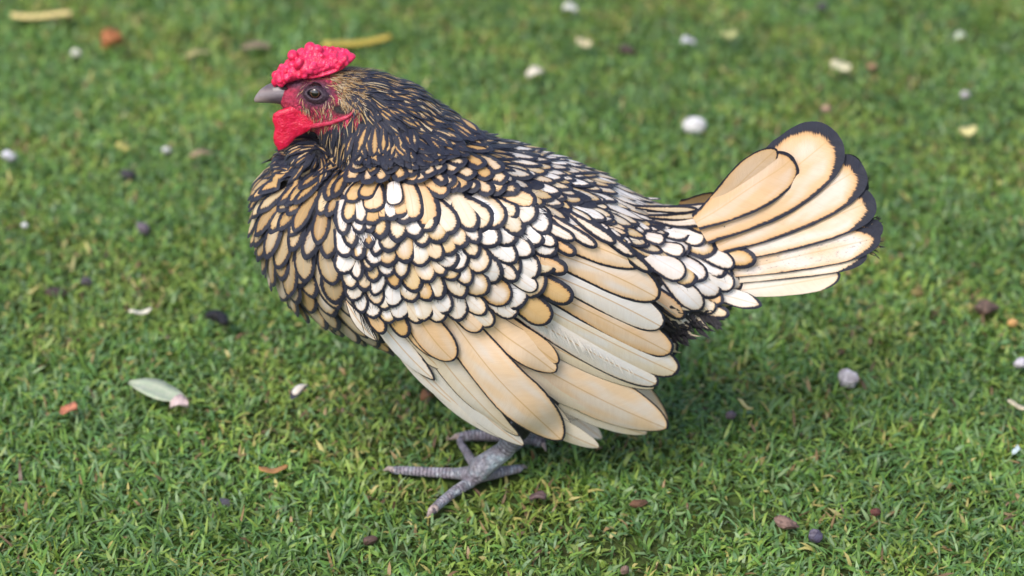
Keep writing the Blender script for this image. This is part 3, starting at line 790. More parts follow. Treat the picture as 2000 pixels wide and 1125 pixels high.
# dark fluff under the tail
for _ in range(170):
    x = rnd.uniform(1285, 1395); y = rnd.uniform(590, 665)
    if y > 690 - (x - 1285) * .55: continue
    a = rnd.uniform(.1, .95); L = rnd.uniform(30, 60)
    pxfeather(tc, (x - L * .4 * math.cos(a), y - L * .4 * math.sin(a)), (x + L * .5 * math.cos(a), y + L * .5 * math.sin(a)), rnd.uniform(2, 6), rnd.uniform(-3, 3), rnd.uniform(0, .004), rnd.uniform(0, .004), surf=tc_pt, n=6, U=U5,
              tint=(.02, .018, .022) if rnd.random() < .9 else (.5, .42, .3), white=0, lace=.02, shaft=0, tm=.5, p=1.4, rag=.3)
for _ in range(26):
    x = rnd.uniform(1300, 1322); y = rnd.uniform(655, 720)
    pxfeather(tc, (x - 20, y - 4), (x + rnd.uniform(16, 34), y + rnd.uniform(-6, 12)), rnd.uniform(2, 6), 0, -.012, 0, n=6, U=U5, tint=(.02, .018, .022) if y < 690 else (.6, .5, .34), white=0, lace=.02, shaft=0, tm=.5, p=1.5, rag=.3)
for mirror in (False, True):
    m_ = np.array([1, -1, 1]) if mirror else np.array([1, 1, 1])
    nb = Batch(); nb.v = [v * m_ for v in tc.v]; nb.f = tc.f; nb.e = tc.e; nb.fuv = tc.fuv; nb.prm = tc.prm; nb.tint = tc.tint; nb.n = tc.n
    if not mirror:
        for key in ('v', 'e', 'fuv', 'prm', 'tint'): setattr(nb, key, getattr(nb, key) + getattr(tc_mid, key))
        nb.f = nb.f + [f_ + nb.n for f_ in tc_mid.f]; nb.n += tc_mid.n
    tl = nb.build('tail')
    for ti, (b_, t_, hw, bow, h, tn, wt, lc, lL, lR, p_, tm, tk, bl) in enumerate(TL):
        if mirror and ti < 2: continue
        B = Batch()
        pxfeather(B, b_, t_, hw, bow, h * 2.0, .0006, surf=tail_pt, n=22, tint=tn, white=wt, lace=lc, laceL=lL, laceR=lR, tm=tm, p=p_, base=.35, tipk=tk, shaft=.4, blot=bl, camber=.02, rag=.03)
        if mirror: B.v = [v * m_ + np.array([.0020, -.004, -.011]) for v in B.v]
        B.build('tail_feather', tl)

FAR_TUCK = np.array([.004, -.010, -.030])     # the far wing is held closer and lower
def wing(flights, cov, mirror):
    m_ = np.array([1, -1, 1]) if mirror else np.array([1, 1, 1])
    def mk(b, name, parent):
        nb = Batch(); nb.v = [v * m_ + (FAR_TUCK if mirror else 0) for v in b.v]; nb.f = b.f; nb.e = b.e; nb.fuv = b.fuv; nb.prm = b.prm; nb.tint = b.tint; nb.n = b.n
        return nb.build(name, parent)
    wg = mk(cov, 'wing', None)
    for b in flights: mk(b, 'flight_feather', wg)
wing(near_flight, covert, False)
wing(near_flight, covert, True)

# ------------------------------------------------------------------ head parts
def loft_outline(top, bot, half, yoff=0.0, taper=1.0, seg=20, ny=2.0):
    """solid between an upper and a lower outline (photo pixels), given half thickness (m) per station"""
    rr = []
    for (x0, y0), (x1, y1), a in zip(top, bot, half):
        A = P(x0, y0, yoff); Bq = P(x1, y1, yoff); c_ = (A + Bq) / 2; v = (A - Bq) / 2
        rr.append([c_ + v * math.sin(q) + Vector((0, a * math.cos(q), 0)) for q in (2 * math.pi * j / seg for j in range(seg))])
    return ring_loft(rr)

# beak
top = [(560, 160), (546, 160), (533, 162), (520, 167), (508, 175), (500, 185), (496, 193)]
bot = [(575, 206), (556, 204), (540, 201), (524, 200), (510, 200), (502, 200), (497, 199)]
bk = loft_outline(top, bot, [.0066, .0060, .0054, .0044, .0032, .0020, .0008])
lower = loft_outline([(578, 204), (560, 204), (548, 203)], [(576, 214), (562, 210), (550, 206)], [.0052, .0042, .0022])
me = remesh(join([bk, lower]), .00045, 3)
tn = np.ones((len(me.vertices), 4), np.float32)
for v in me.vertices:
    x, y = proj(v.co)
    k = mnoise.noise(Vector((x * .03, y * .12, 3))) * .5
    c = blend((.085, .065, .080), (.27, .215, .20), (540 - x) / 40 + k)
    c = blend(c, (.30, .27, .29), max(0, 1 - abs(y - 186 - (520 - x) * .1) / 9) * .5)
    c = blend(c, (.06, .035, .045), (y - 198) / 7 * ((x - 535) / 20 if x > 535 else 0))
    tn[v.index, :3] = c
attr(me, 'tint', 'FLOAT_COLOR', tn)
t = NT('beak_horn'); ob = t.obj(); c = t.attr('tint', 'Color')
n = t.noise(ob, 500, 3); t.l.new(t.mix(t.math('MULTIPLY', n, .5), c, t.mix(1.0, c, (.55, .5, .5), 'MULTIPLY')), t.b.inputs['Base Color'])
t.b.inputs['Roughness'].default_value = .32; t.bump(t.noise(ob, 900, 2), .25, .0003)
beak = part('beak', me, t.m)
nos = remesh(join([ellipsoid(P(556, 172, -.0058), 7 * S, .0008, 2.6 * S, .35, 3)]), .0002, 1)
part('nostril', nos, simple('nostril_dark', (.02, .01, .012)), beak)

# comb: lumpy rose comb with a rear spike
top = [(534, 153), (541, 143), (552, 130), (566, 117), (582, 106), (604, 92), (624, 95), (648, 99), (672, 101), (690, 105), (695, 109)]
bot = [(538, 166), (548, 163), (562, 158), (578, 153), (594, 149), (610, 142), (630, 138), (652, 136), (672, 130), (686, 121), (695, 112)]
hf = [.0032, .0060, .0085, .0100, .0105, .0105, .0098, .0085, .0064, .0036, .0014]
pieces = [loft_outline(top, bot, hf)]
pieces.append(ellipsoid(P(632, 134, 0), 50 * S, .0098, 8 * S, -.26, 3))
for _ in range(190):
    u = rnd.random() ** .9 * .86; i = u * (len(top) - 1); a = int(i); f_ = i - a
    tp = [top[a][k] + (top[a + 1][k] - top[a][k]) * f_ for k in (0, 1)]; bt = [bot[a][k] + (bot[a + 1][k] - bot[a][k]) * f_ for k in (0, 1)]
    hh = hf[a] + (hf[a + 1] - hf[a]) * f_
    q = rnd.uniform(-.45, math.pi + .45)
    A = P(*tp, 0); Bq = P(*bt, 0); c_ = (A + Bq) / 2; v = (A - Bq) / 2
    p_ = c_ + v * math.sin(q) * .97 + Vector((0, hh * math.cos(q) * .97, 0))
    r_ = rnd.choice([.0007, .0010, .0013, .0017, .0022]) * rnd.uniform(.85, 1.15) * (1 - .3 * u)
    pieces.append(ellipsoid(p_, r_, r_, r_ * rnd.uniform(1, 1.5), 0, 2))
pieces.append(ellipsoid(P(606, 94, -.001), .0032, .0035, .0034, 0, 3)); pieces.append(ellipsoid(P(620, 97, -.003), .003, .003, .0028, 0, 3))
pieces.append(ellipsoid(P(572, 108, -.003), .003, .0035, .003, 0, 3))
pieces.append(ellipsoid(P(594, 138, -.009), .0030, .0022, .0034, .4, 3)); pieces.append(ellipsoid(P(583, 124, -.010), .0022, .0018, .0036, .5, 3))
part('comb', remesh(join(pieces), .00042, 3, .5), M_COMB)

# wattles: a thick near lobe and a far one, with a rim running back under the cheek
def wattle(yc, lean, dx=0):
    prof_t = [(590, 205), (568, 206), (547, 213), (533, 222), (531, 236), (536, 250), (533, 264), (534, 280), (543, 297), (560, 288), (580, 270), (600, 258), (622, 244), (616, 228), (606, 214)]
    cen = (566, 244)
    rr = []
    for k, th in ((.06, 1), (.45, 1.0), (.75, .92), (.92, .62), (1.0, .0)):
        rr.append((k, th))
    rings = []
    for sgn, seq in ((-1, rr), (1, list(reversed(rr))[1:])):
        for k, th in seq:
            ring = []
            for (x, y) in prof_t:
                X = cen[0] + (x - cen[0]) * k + dx; Y = cen[1] + (y - cen[1]) * k
                ring.append(P(X, Y, yc + lean * (Y - 210) * S) + Vector((0, sgn * .0017 * th + .0007 * math.sin(X * .11) * k, 0)))
            rings.append(ring)
    return ring_loft(rings)
ws = [wattle(-.0098, -.10), ]
me = remesh(join(ws), .00055, 4, .5)
for v in me.vertices: v.co += v.normal * (.0004 * mnoise.noise(v.co * 190) + .0002 * mnoise.noise(v.co * 520))
part('wattle', me, M_WATTLE)
part('wattle', remesh(join([wattle(.0068, .16, 3)]), .00055, 4, .5), M_WATTLE)
def on_face(x, y, out):
    hit, nn, _, _ = BVH.ray_cast(CAM, ray(x, y).normalized())
    return hit + nn * out if hit is not None else P(x, y, -.012)
EL = [on_face(x, y, .0006) for x, y in ((606, 246), (625, 243), (645, 240), (665, 234), (682, 227), (692, 217), (696, 206))]
for sg in (-1, 1):
    pts_ = [Vector((p.x, p.y * -sg, p.z)) for p in EL]
    part('ear_lobe', remesh(tube(pts_, [.0013, .0015, .0012, .0013, .0010, .0008, .0005]) , .0004, 2), M_LOBE)

# eyes with lids
def almond(cx, cy, rx, ry, k):
    q = 2 * math.pi * k; x = math.cos(q); y = math.sin(q)
    return cx + rx * x, cy + ry * y * (1 - .28 * abs(x) ** 3) + .12 * rx * x
eye_c = on_face(617, 184, 0); 
for sg in (-1, 1):
    flip = lambda p: Vector((p.x, p.y * -sg, p.z))
    r_e = .0050
    c_ = eye_c + Vector((0, .0036, 0))
    bm = bmesh.new(); bmesh.ops.create_uvsphere(bm, u_segments=48, v_segments=32, radius=r_e)
    bmesh.ops.transform(bm, matrix=Matrix.Translation(flip(c_)), verts=bm.verts)
    me = bpy.data.meshes.new('eye'); bm.to_mesh(me); bm.free(); me.polygons.foreach_set('use_smooth', np.ones(len(me.polygons), bool))
    gaze = Vector((-.10, -.96, .20)).normalized()
    tn = np.ones((len(me.vertices), 4), np.float32)
    t = NT('eye_ball')
    geo = t.new('ShaderNodeNewGeometry').outputs['Position']
    gz = Vector((gaze.x, gaze.y * -sg, gaze.z)); cw = flip(c_)
    dv = t.new('ShaderNodeVectorMath', operation='SUBTRACT'); t.l.new(geo, dv.inputs[0]); dv.inputs[1].default_value = cw
    dt = t.new('ShaderNodeVectorMath', operation='DOT_PRODUCT'); t.l.new(dv.outputs[0], dt.inputs[0]); dt.inputs[1].default_value = gz / r_e
    d_ = dt.outputs['Value']
    iris = t.mix(t.ss(d_, .91, .94), (.075, .032, .014), (.004, .003, .003))
    t.l.new(t.mix(t.ss(d_, .865, .885), (.012, .010, .012), iris), t.b.inputs['Base Color'])
    t.b.inputs['Roughness'].default_value = .06; t.b.inputs['Coat Weight'].default_value = 1; t.b.inputs['Coat Roughness'].default_value = .02
    eye = part('eye', me, t.m)
    lids = []
    for ring_i, (rx, ry, out, rad) in enumerate(((16.0, 10.0, .0015, .00085), (19.5, 13.0, .0008, .0009), (23.5, 16.5, .0001, .0007))):
        loop = []
        for k in range(33):
            x, y = almond(616.5, 184.5, rx, ry, k / 32)
            loop.append(flip(on_face(x, y, out)))
        lids.append(tube(loop, [rad * (1 + .15 * math.sin(k * 2.3)) for k in range(33)], 8))
    me = remesh(join(lids), .00032, 1, .4)
    part('eyelid', me, simple('eyelid_skin', (.060, .035, .050), .42, .4, 900, (.022, .012, .022), .6, .0004), eye)

# claws
M_CLAW = simple('claw_horn', (.42, .33, .30), .35, .35, 500, (.22, .17, .16), .2)
def claw(a, b, r, drop=.003):
    a = Vector(a); b = Vector(b); m = (a + b) / 2 + Vector((0, 0, .0012))
    return part('claw', remesh(tube([a, m, b], [r, r * .75, r * .25], 12), .00035, 2), M_CLAW)
claw(on(770, 918, .0028), PZ(749, 919, .0035), .0020)
claw(on(848, 994, .0031), PZ(835, 1009, .0040), .0027)
claw(on(899, 866, .0022), PZ(893, 858, .0035), .0017)
claw(on(1014, 915, .0028), PZ(1030, 914, .0035), .0018)
claw(on(906, 853, .0029), PZ(879, 858, .0035), .0026)
claw(on(987, 883, .003), PZ(976, 893, .0035), .0020)
claw(on(987, 819, .003), PZ(976, 810, .0035), .0020)
claw(on(1057, 864, .0026), PZ(1066, 880, .0045), .0020)

# ------------------------------------------------------------------ ground and grass
t = NT('soil')
pos = t.new('ShaderNodeNewGeometry').outputs['Position']
n1 = t.noise(pos, 90, 5, .7); n2 = t.noise(pos, 7, 3)
c = t.mix(t.ss(n1, .35, .65), (.036, .052, .016), (.075, .120, .028))
c = t.mix(t.math('MULTIPLY', t.ss(n2, .45, .7), .5), c, (.035, .026, .014))
t.l.new(c, t.b.inputs['Base Color']); t.b.inputs['Roughness'].default_value = .95; t.b.inputs['Specular IOR Level'].default_value = .1
t.bump(n1, .8, .004)
bm = bmesh.new(); bmesh.ops.create_grid(bm, x_segments=60, y_segments=60, size=30)
me = bpy.data.meshes.new('ground'); bm.to_mesh(me); bm.free()
g = bpy.data.objects.new('ground', me); me.materials.append(t.m); link(g); g['kind'] = 'structure'

def patch(x, y, s, k):         # smooth pseudo-noise, vectorised, about -1..1
    return (np.sin(x * s * 1.0 + 1.3 * k + 1.7 * np.sin(y * s * .7 + k)) + np.sin(y * s * 1.1 - .8 * k + 1.5 * np.sin(x * s * .8 + 2 * k)) + np.sin((x + y) * s * .6 + k * 2.1)) / 3

TOE_SEGS = []
for toes in (TOES_N, TOES_F):
    for p, r in toes:
        for a, b in zip(p[:-1], p[1:]): TOE_SEGS.append((a, b))

def grass(name, n, xr, yr, shape, lenr, widr, label=None, keep=None, flat=1.0):
    x = rng.uniform(*xr, n); y = rng.uniform(*yr, n)
    ok = shape(x, y); x, y = x[ok], y[ok]
    # thinner where the turf is worn
    thin = patch(x, y, 21, 4.0) * .5 + patch(x, y, 55, 9.0) * .5
    ok = rng.random(len(x)) < np.clip(.98 - .95 * np.clip(thin - .12, 0, 1), .12, 1)
    x, y = x[ok], y[ok]
    ok = np.ones(len(x), bool)
    for a, b in TOE_SEGS:
        ab = np.array([b.x - a.x, b.y - a.y]); L2 = (ab ** 2).sum() + 1e-12
        tt = np.clip(((x - a.x) * ab[0] + (y - a.y) * ab[1]) / L2, 0, 1)
        d = np.hypot(x - a.x - tt * ab[0], y - a.y - tt * ab[1])
        ok &= (d > .0050)
    x, y = x[ok], y[ok]; n = len(x)
    # tufts: blades gather and share a lean
    head = rng.uniform(0, 2 * np.pi, n) + 1.2 * patch(x, y, 60, 2.0)
    L = rng.uniform(*lenr, n) * (.85 + .25 * patch(x, y, 14, 5.0)) * rng.choice([.7, 1, 1, 1.25], n)
    W = rng.uniform(*widr, n)
    lean = np.clip(rng.normal(1.12, .36, n), .1, 1.55) * flat
    curl = rng.normal(.5, .45, n)
    prof = np.array([.75, 1.0, .8, .0])
    V = np.zeros((n, 7, 3)); cx = x.copy(); cy = y.copy(); cz = np.full(n, -.001)
    sx, sy = -np.sin(head), np.cos(head)
    tw = rng.normal(0, .5, n)
    ang = lean - curl * .4
    for k in range(4):
        wv = W * prof[k] * .5
        tz = np.sin(tw) * wv
        if k < 3:
            V[:, 2 * k] = np.stack([cx - sx * wv, cy - sy * wv, cz - tz], 1)
            V[:, 2 * k + 1] = np.stack([cx + sx * wv, cy + sy * wv, cz + tz], 1)
        else: V[:, 6] = np.stack([cx, cy, cz], 1)
        cx = cx + np.cos(head) * np.sin(ang) * L / 3; cy = cy + np.sin(head) * np.sin(ang) * L / 3
        cz = np.maximum(cz + np.cos(ang) * L / 3, .0012 + .002 * rng.random(n))
        ang = ang + curl * .55
    idx = np.arange(n) * 7
    q1 = np.stack([idx, idx + 1, idx + 3, idx + 2], 1); q2 = np.stack([idx + 2, idx + 3, idx + 5, idx + 4], 1); t3 = np.stack([idx + 4, idx + 5, idx + 6], 1)
    flat_i = np.concatenate([q1.ravel(), q2.ravel(), t3.ravel()]); counts = np.concatenate([np.full(2 * n, 4), np.full(n, 3)])
    me = np_mesh(name, V.reshape(-1, 3), flat_i, counts)
    # colours: mid green, blue green, yellow green, straw and brown
    pal = np.array([(.105, .200, .038), (.135, .230, .042), (.085, .175, .048), (.115, .205, .075), (.185, .260, .045), (.150, .225, .085), (.33, .29, .09), (.24, .16, .07), (.13, .08, .04)])
    yel = np.clip(patch(x, y, 26, 7.0) + patch(x, y, 85, 1.0) * .8, 0, 1)
    r_ = rng.random(n)
    ci = rng.choice(6, n, p=[.25, .22, .17, .13, .13, .10])
    dead = r_ < .05 + .13 * yel
    ci[dead] = rng.choice([6, 6, 6, 7, 8], dead.sum())
    yg = (r_ > .55) & (yel > .3); ci[yg] = 4
    colr = pal[ci] * rng.uniform(.70, 1.42, n)[:, None] * np.array([1.16, 1.16, 1.28]) * (1 + .10 * patch(x, y, 9, 3.0) + .14 * patch(x, y, 48, 6.0))[:, None]
    cc = np.ones((n, 7, 4)); cc[:, :, :3] = colr[:, None, :]
    attr(me, 'tint', 'FLOAT_COLOR', cc.reshape(-1, 4))
    o = bpy.data.objects.new(name, me); me.materials.append(M_GRASS); link(o)
    o['kind'] = 'stuff'; o['label'] = label; o['category'] = 'grass'
    return o
t = NT('grass_blade')
c = t.attr('tint', 'Color'); t.l.new(c, t.b.inputs['Base Color'])
t.b.inputs['Roughness'].default_value = .42; t.b.inputs['Specular IOR Level'].default_value = .45
tr = t.new('ShaderNodeBsdfTranslucent'); t.l.new(t.mix(1.0, c, (1.1, 1.25, .6), 'MULTIPLY'), tr.inputs[0])
mx = t.new('ShaderNodeMixShader'); mx.inputs[0].default_value = .3
t.l.new(t.b.outputs[0], mx.inputs[1]); t.l.new(tr.outputs[0], mx.inputs[2]); t.l.new(mx.outputs[0], t.out.inputs[0])
M_GRASS = t.m

yn = PZ(1000, 1125, 0).y; yf = PZ(1000, 0, 0).y
inner = lambda x, y: np.abs(x) < .345 + .20 * (y - yn)
grass('grass', 300000, (-.75, .75), (yn - .06, yf + .16), inner, (.007, .0155), (.0009, .0022), 'short green mown lawn grass with worn yellow patches under the hen')
outer = lambda x, y: (~(inner(x, y) & (y > yn - .06) & (y < yf + .16)))
grass('grass', 200000, (-1.7, 1.7), (yn - .4, yf + 1.6), outer, (.012, .026), (.002, .0042), 'short green lawn grass stretching away around the hen')

# ------------------------------------------------------------------ litter on the lawn
def thing(name, me, mat, loc, label, cat, group=None, rot=(0, 0, 0)):
    o = bpy.data.objects.new(name, me); me.materials.clear(); me.materials.append(mat); link(o)
    o.location = loc; o.rotation_euler = rot; o['label'] = label; o['category'] = cat
    gr = {'pebble': 'pebbles scattered on the lawn', 'stone': 'stones scattered on the lawn', 'clod': 'lumps of earth on the lawn', 'petal': 'fallen petals on the lawn', 'leaf': 'fallen leaves on the lawn', 'straw': 'straws lying on the lawn', 'bark': 'bark chips on the lawn'}.get(cat)
    if gr: o['group'] = gr
    return o
def rock_mesh(rx, ry, rz, rough=.2, seed=0, freq=1.6, facet=0.0, sub=4):
    bm = bmesh.new(); bmesh.ops.create_icosphere(bm, subdivisions=sub, radius=1)
    for v in bm.verts:
        d = mnoise.fractal(v.co * freq + Vector((seed * 7.3, seed, 0)), 1.0, 2.0, 4)
        k = 1 + rough * d
        v.co *= k
    rr = random.Random(seed * 13 + 5)
    for _ in range(14 if facet else (5 if rough > .06 else 0)):
        nn = Vector((rr.gauss(0, 1), rr.gauss(0, 1), rr.gauss(0, 1))).normalized(); dd = rr.uniform(.62, .9) if facet else rr.uniform(.72, .9)
        for v in bm.verts:
            ex = v.co.dot(nn) - dd
            if ex > 0: v.co -= nn * ex * .95
    for v in bm.verts:
        v.co = Vector((v.co.x * rx, v.co.y * ry, v.co.z * rz))
    me = bpy.data.meshes.new('lump'); bm.to_mesh(me); bm.free()
    me.polygons.foreach_set('use_smooth', np.ones(len(me.polygons), bool))
    return me
def lump(name, px, py, wpx, hpx, col, label, cat, seed=0, rough=.25, facet=0, z=.0075, col2=None, rz=0, group=None, rg=.7):
    k = (PZ(px, py, z) - CAM).dot(FWD) / FPX
    rx = wpx * k / 2 * .9; hz = hpx * k / 2 * .9
    me = rock_mesh(rx, max(rx * .7, hz * .8), hz, rough, seed, facet=facet)
    loc = PZ(px, py, z + hz * .12)
    return thing(name, me, simple(name + '_surface', col, rg, .45, 260, col2, .6, .001), loc, label, cat, group, (0, rz, rnd.uniform(-.4, .4)))
def strip(name, p0, p1, wpx, col, label, cat, z=.011, bend=.0, pointed=.6, col2=None, thick=.0008, curl=.12, rg=.6, group=None):
    a = PZ(*p0, z); b = PZ(*p1, z); k = (a - CAM).dot(FWD) / FPX
    ax = b - a; L = ax.length; d = ax.normalized(); s = d.cross(Vector((0, 0, 1))).normalized()
    # photo width is foreshortened for strips lying across the view
    fore = math.sqrt((s.x) ** 2 + (s.y * math.sin(TH)) ** 2)
    W = wpx * k / max(.35, fore) / 2
    bm = bmesh.new(); grid = []
    n = 12
    for i in range(n):
        t_ = i / (n - 1)
        w_ = W * max(.06, (math.sin(math.pi * min(1, max(0, t_ * .96 + .02))) ** pointed)) if pointed else W
        row = []
        for u in (-1, -.5, 0, .5, 1):
            q = a + d * (L * t_) + s * (u * w_ + bend * L * math.sin(math.pi * t_)) + Vector((0, 0, curl * W * u * u + .0015 * math.sin(t_ * 5 + p0[0]) + .0008 * mnoise.noise(Vector((t_ * 6, u, p0[0])))))
            row.append(q)
        grid.append(row)
    mid = (a + b) / 2
    vt = [[bm.verts.new(q - mid) for q in r] for r in grid]; vb = [[bm.verts.new(q - mid - Vector((0, 0, thick))) for q in r] for r in grid]
    m = 5
    for i in range(n - 1):
        for j in range(m - 1):
            bm.faces.new((vt[i][j], vt[i][j + 1], vt[i + 1][j + 1], vt[i + 1][j])); bm.faces.new((vb[i][j], vb[i + 1][j], vb[i + 1][j + 1], vb[i][j + 1]))
        bm.faces.new((vt[i][0], vt[i + 1][0], vb[i + 1][0], vb[i][0])); bm.faces.new((vt[i][-1], vb[i][-1], vb[i + 1][-1], vt[i + 1][-1]))
    for j in range(m - 1):
        bm.faces.new((vt[0][j], vb[0][j], vb[0][j + 1], vt[0][j + 1])); bm.faces.new((vt[-1][j], vt[-1][j + 1], vb[-1][j + 1], vb[-1][j]))
    bmesh.ops.recalc_face_normals(bm, faces=bm.faces)
    me = bpy.data.meshes.new(name); bm.to_mesh(me); bm.free(); me.polygons.foreach_set('use_smooth', np.ones(len(me.polygons), bool))
    return thing(name, me, simple(name + '_surface', col, rg, .3, 220, col2, .4, .0006), mid, label, cat, group)

WHITE = (.72, .70, .69)
lump('pebble', 1356, 245, 52, 38, WHITE, 'smooth round white pebble on the grass behind the hen, left of its raised tail', 'pebble', 1, .05, rg=.4)
lump('stone', 1657, 738, 54, 46, (.62, .58, .60), 'angular white and grey flint stone on the lawn below the tail', 'stone', 3, .35, .22, col2=(.30, .26, .28))
lump('stone', 1995, 709, 36, 24, (.60, .56, .60), 'pale lilac white stone cut by the right edge of the picture', 'stone', 4, .2, .1)
lump('stone', 16, 304, 36, 28, (.66, .65, .70), 'white stone on the grass at the far left edge', 'stone', 5, .25, .15)
lump('clod', 1926, 600, 58, 36, (.16, .10, .075), 'brown clod of earth on the lawn at the right edge', 'clod', 6, .35, .2, col2=(.03, .02, .018), rz=.2)
lump('pebble', 1978, 631, 24, 18, (.65, .36, .13), 'small orange pebble beside the brown clod', 'pebble', 7, .12)
lump('bark_chip', 1534, 1022, 58, 26, (.24, .15, .12), 'rough brown bark chip in the front grass beside a dark pebble', 'bark', 9, .35, .15, col2=(.10, .06, .05), rz=.3)
lump('pebble', 1592, 1046, 36, 36, (.035, .025, .045), 'glossy dark purple pebble in the front grass beside the bark chip', 'pebble', 10, .2, .1, rg=.3, col2=(.10, .09, .14))
lump('pebble', 1427, 811, 26, 20, (.13, .10, .12), 'small dull purple grey pebble in the grass under the wing tips', 'pebble', 11, .2)
lump('stone', 440, 984, 46, 24, (.075, .07, .085), 'dark slate stone half sunk in the grass at the front left', 'stone', 12, .25, .1, z=.002)
lump('clod', 1226, 97, 46, 22, (.08, .05, .04), 'dark brown clump of dirt on the lawn beyond the back of the hen', 'clod', 13, .4, .2, rz=.25)
lump('pebble', 1606, 13, 24, 18, (.09, .08, .09), 'dark grey pebble at the top edge of the lawn', 'pebble', 14, .2)
lump('pebble', 168, 550, 28, 20, (.075, .066, .075), 'grey purple pebble low in the grass left of the hen', 'pebble', 15, .2, z=.005)
lump('clod', 250, 340, 36, 20, (.05, .045, .05), 'blackish crumb of soil on the grass left of the breast', 'clod', 16, .3)
lump('bark_chip', 1710, 1000, 24, 16, (.12, .04, .03), 'small dark red brown bark crumb in the front right grass', 'bark', 17, .35)
lump('seed_cone', 1221, 1113, 26, 22, (.20, .13, .10), 'small brown woody seed cone at the bottom edge of the lawn', 'seed cone', 18, .45, .3)
lump('pebble', 148, 103, 24, 18, (.62, .62, .50), 'pale cream pebble on the grass at the upper left by an orange leaf', 'pebble', 19, .15)
lump('pebble', 325, 293, 20, 16, (.62, .62, .58), 'tiny whitish pebble on the lawn in front of the beak', 'pebble', 20, .15)
lump('pebble', 48, 440, 15, 13, (.75, .75, .74), 'tiny bright white pebble on the lawn near the left edge', 'pebble', 21, .1)
lump('pebble', 1614, 212, 22, 15, (.45, .28, .20), 'pinkish tan pebble on the lawn just above the tail', 'pebble', 22, .2)
lump('pebble', 1703, 130, 22, 18, (.40, .22, .14), 'reddish brown pebble on the far lawn right of a cream flower petal', 'pebble', 23, .2)
lump('pebble', 1885, 185, 24, 16, (.50, .46, .46), 'greyish white pebble on the lawn at the upper right', 'pebble', 24, .2)
lump('clod', 110, 572, 50, 20, (.07, .045, .035), 'brown worn bit of earth in the grass at the left', 'clod', 25, .35, z=.003)
lump('clod', 1245, 983, 44, 18, (.16, .08, .045), 'reddish brown crumbled earth in the front grass right of the feet', 'clod', 26, .4, .2, z=.005)
lump('clod', 722, 1056, 40, 20, (.12, .07, .055), 'dull brown crumbled earth in the front grass left of the near toe', 'clod', 27, .4, .2, z=.005)
lump('bark_chip', 1790, 572, 34, 20, (.22, .17, .05), 'mossy yellow brown bark bit on the lawn behind the tail', 'bark', 28, .4, .2, z=.004)
lump('pebble', 280, 445, 34, 26, (.15, .12, .15), 'mauve grey oblong pebble leaning in the grass left of the breast', 'pebble', 29, .15, rz=.8)
# pale fallen petals and flower bits, blurred in the background
PET = [(1113, 20, 28, 'white petal on the far lawn at the top above a dark crumb', (.66, .66, .58)), (1141, 88, 30, 'cream yellow petal on the far lawn left of the dark dirt clump', (.68, .60, .36)),
       (1045, 145, 32, 'bright cream petal on the lawn just above the back of the hen', (.74, .68, .54)), (1642, 136, 40, 'long cream petal on the upper right lawn', (.70, .66, .42)),
       (1891, 259, 32, 'pale yellow petal on the lawn right of the tail top', (.68, .62, .28)), (1876, 72, 22, 'small pale green white petal at the top right', (.55, .62, .45)),
       (1345, 84, 26, 'lilac white petal on the far lawn above the white pebble', (.58, .58, .60)), (350, 792, 36, 'pale pink petal lying below the large pale leaf', (.62, .48, .46)),
       (1985, 880, 16, 'tiny pale blue petal at the lower right edge', (.55, .66, .68)), (1425, 70, 30, 'faint yellow green petal on the far lawn at the top', (.42, .44, .18)), (240, 292, 26, 'dull yellow petal in the grass left of the wattle', (.45, .42, .12))]
for px, py, wp, lb, cl in PET:
    k = (PZ(px, py, .011) - CAM).dot(FWD) / FPX
    strip('petal', (px - wp / 2, py + rnd.uniform(-2, 2)), (px + wp / 2, py + rnd.uniform(-2, 2)), wp * .5, cl, lb, 'petal', z=.013, pointed=.45, curl=.5, rg=.5)
# leaves and straws
strip('leaf', (252, 752), (362, 780), 36, (.33, .40, .27), 'large pale sage green fallen leaf on the lawn at the left', 'leaf', z=.014, pointed=.75, col2=(.42, .44, .33), curl=.2, bend=-.02)
strip('leaf', (117, 800), (150, 802), 18, (.52, .20, .11), 'small salmon orange bit of leaf on the left lawn', 'leaf', pointed=.4, curl=.3)
strip('leaf', (200, 92), (240, 84), 34, (.42, .16, .06), 'orange brown crumpled leaf on the far lawn at the upper left', 'leaf', pointed=.5, curl=.8, z=.014)
strip('leaf', (364, 110), (412, 98), 16, (.34, .30, .12), 'faded olive yellow leaf on the far lawn left of the comb', 'leaf', pointed=.6)
strip('leaf', (370, 304), (416, 296), 13, (.30, .22, .12), 'thin tan dead leaf on the lawn left of the wattle', 'leaf', pointed=.6)
strip('leaf', (470, 90), (528, 90), 15, (.26, .19, .11), 'dull brown dead leaf on the far lawn just left of the comb', 'leaf', pointed=.5)
strip('leaf', (822, 778), (846, 772), 16, (.22, .10, .04), 'rusty brown leaf half hidden behind the wing edge', 'leaf', pointed=.5, curl=.5)
strip('straw', (22, 24), (140, 24), 8, (.62, .50, .20), 'thick yellow straw lying level at the top left corner', 'straw', pointed=0, curl=-.5, z=.014, thick=.002)
strip('straw', (630, 86), (762, 66), 11, (.46, .35, .06), 'bright yellow straw lying behind the comb of the hen', 'straw', pointed=0, curl=-.5, z=.014, thick=.002)
strip('straw', (253, 612), (296, 603), 9, (.70, .66, .52), 'short creamy white straw on the lawn left of the hen', 'straw', pointed=.4, curl=.2, z=.014)
strip('straw', (1968, 786), (2010, 795), 8, (.58, .50, .34), 'pale straw at the right edge below the lilac stone', 'straw', pointed=.2, z=.013)
strip('straw', (505, 916), (562, 914), 8, (.40, .20, .07), 'rusty brown straw in the grass left of the feet', 'straw', pointed=.4, z=.010)
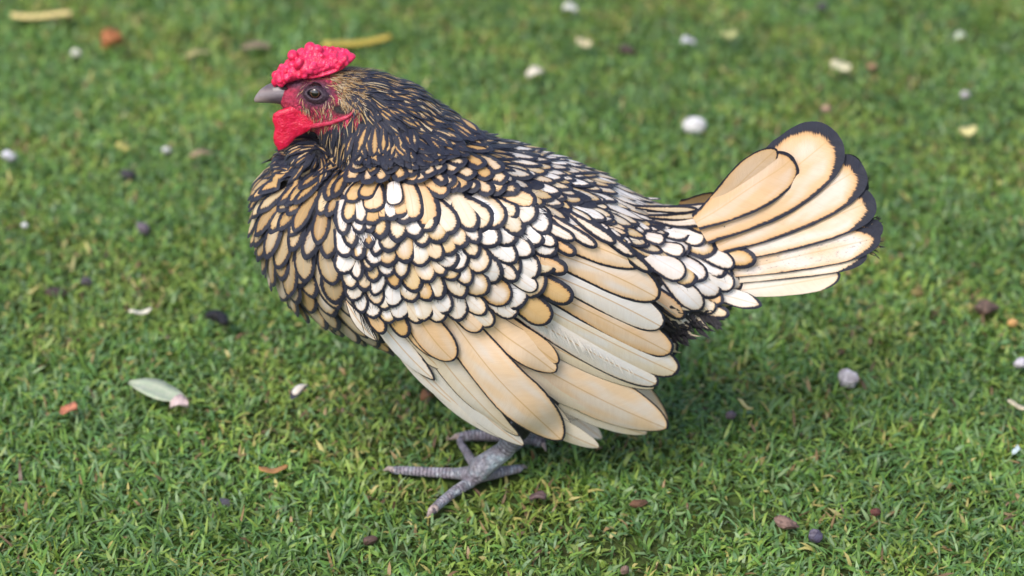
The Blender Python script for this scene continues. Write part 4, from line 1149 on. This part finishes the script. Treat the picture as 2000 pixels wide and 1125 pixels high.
strip('straw', (1440, 782), (1470, 796), 6, (.50, .44, .18), 'thin yellow straw in the grass right of the wing tip', 'straw', pointed=.3, z=.012)
strip('twig', (1035, 964), (1066, 970), 11, (.14, .09, .09), 'short dark brown twig in the grass in front of the hind toe', 'twig', pointed=.3, z=.010, thick=.002)

# droppings: a bent dark lump
def bent(name, pix, r, col, label, cat):
    p = [PZ(x, y, .010 + r) for x, y in pix]; mid = p[len(p) // 2]
    bm = tube([q - mid for q in p], [r * .8] + [r] * (len(p) - 2) + [r * .7], 14)
    me = remesh(bm, r / 9, 2)
    for v in me.vertices: v.co += v.normal * r * .25 * mnoise.noise(v.co * 400)
    return thing(name, me, simple(name + '_surface', col, .55, .4, 500, None, .7, .001), mid, label, cat)
bent('dropping', [(410, 615), (424, 617), (436, 622), (438, 630)], .0036, (.010, .009, .012), 'black bent dropping on the grass left of the hen', 'dropping')

# a small moulted feather with a dark tip
fb = Batch()
a = PZ(602, 752, .016); b = PZ(568, 780, .012); ts = rows(14)
C = np.array([a + (b - a) * t_ + Vector((0, 0, .003 * math.sin(math.pi * t_))) for t_ in ts]); T = nrm(np.gradient(C, axis=0))
N = np.tile(np.array([0, -.35, .94]), (14, 1)); Sd = nrm(np.cross(N, T))
mid = np.array((a + b) / 2)
feather(fb, C - mid, Sd, N, ts, (b - a).length, .0030, tm=.6, p=1.8, base=.2, lace=1.2, laceL=.2, laceR=.9, tipk=5, tint=(.6, .56, .48), white=.5, shaft=.3)
v = np.concatenate(fb.v); f = np.concatenate(fb.f); me = np_mesh('fallen_feather', v, f.ravel(), np.full(len(f), 4))
attr(me, 'edge', 'FLOAT', np.concatenate(fb.e)); attr(me, 'fuv', 'FLOAT_VECTOR', np.concatenate(fb.fuv)); attr(me, 'fprm', 'FLOAT_VECTOR', np.concatenate(fb.prm)); attr(me, 'tint', 'FLOAT_COLOR', np.concatenate(fb.tint))
thing('fallen_feather', me, M_FEATHER, tuple(mid), 'small moulted white feather with a black tip on the grass left of the wing', 'feather')
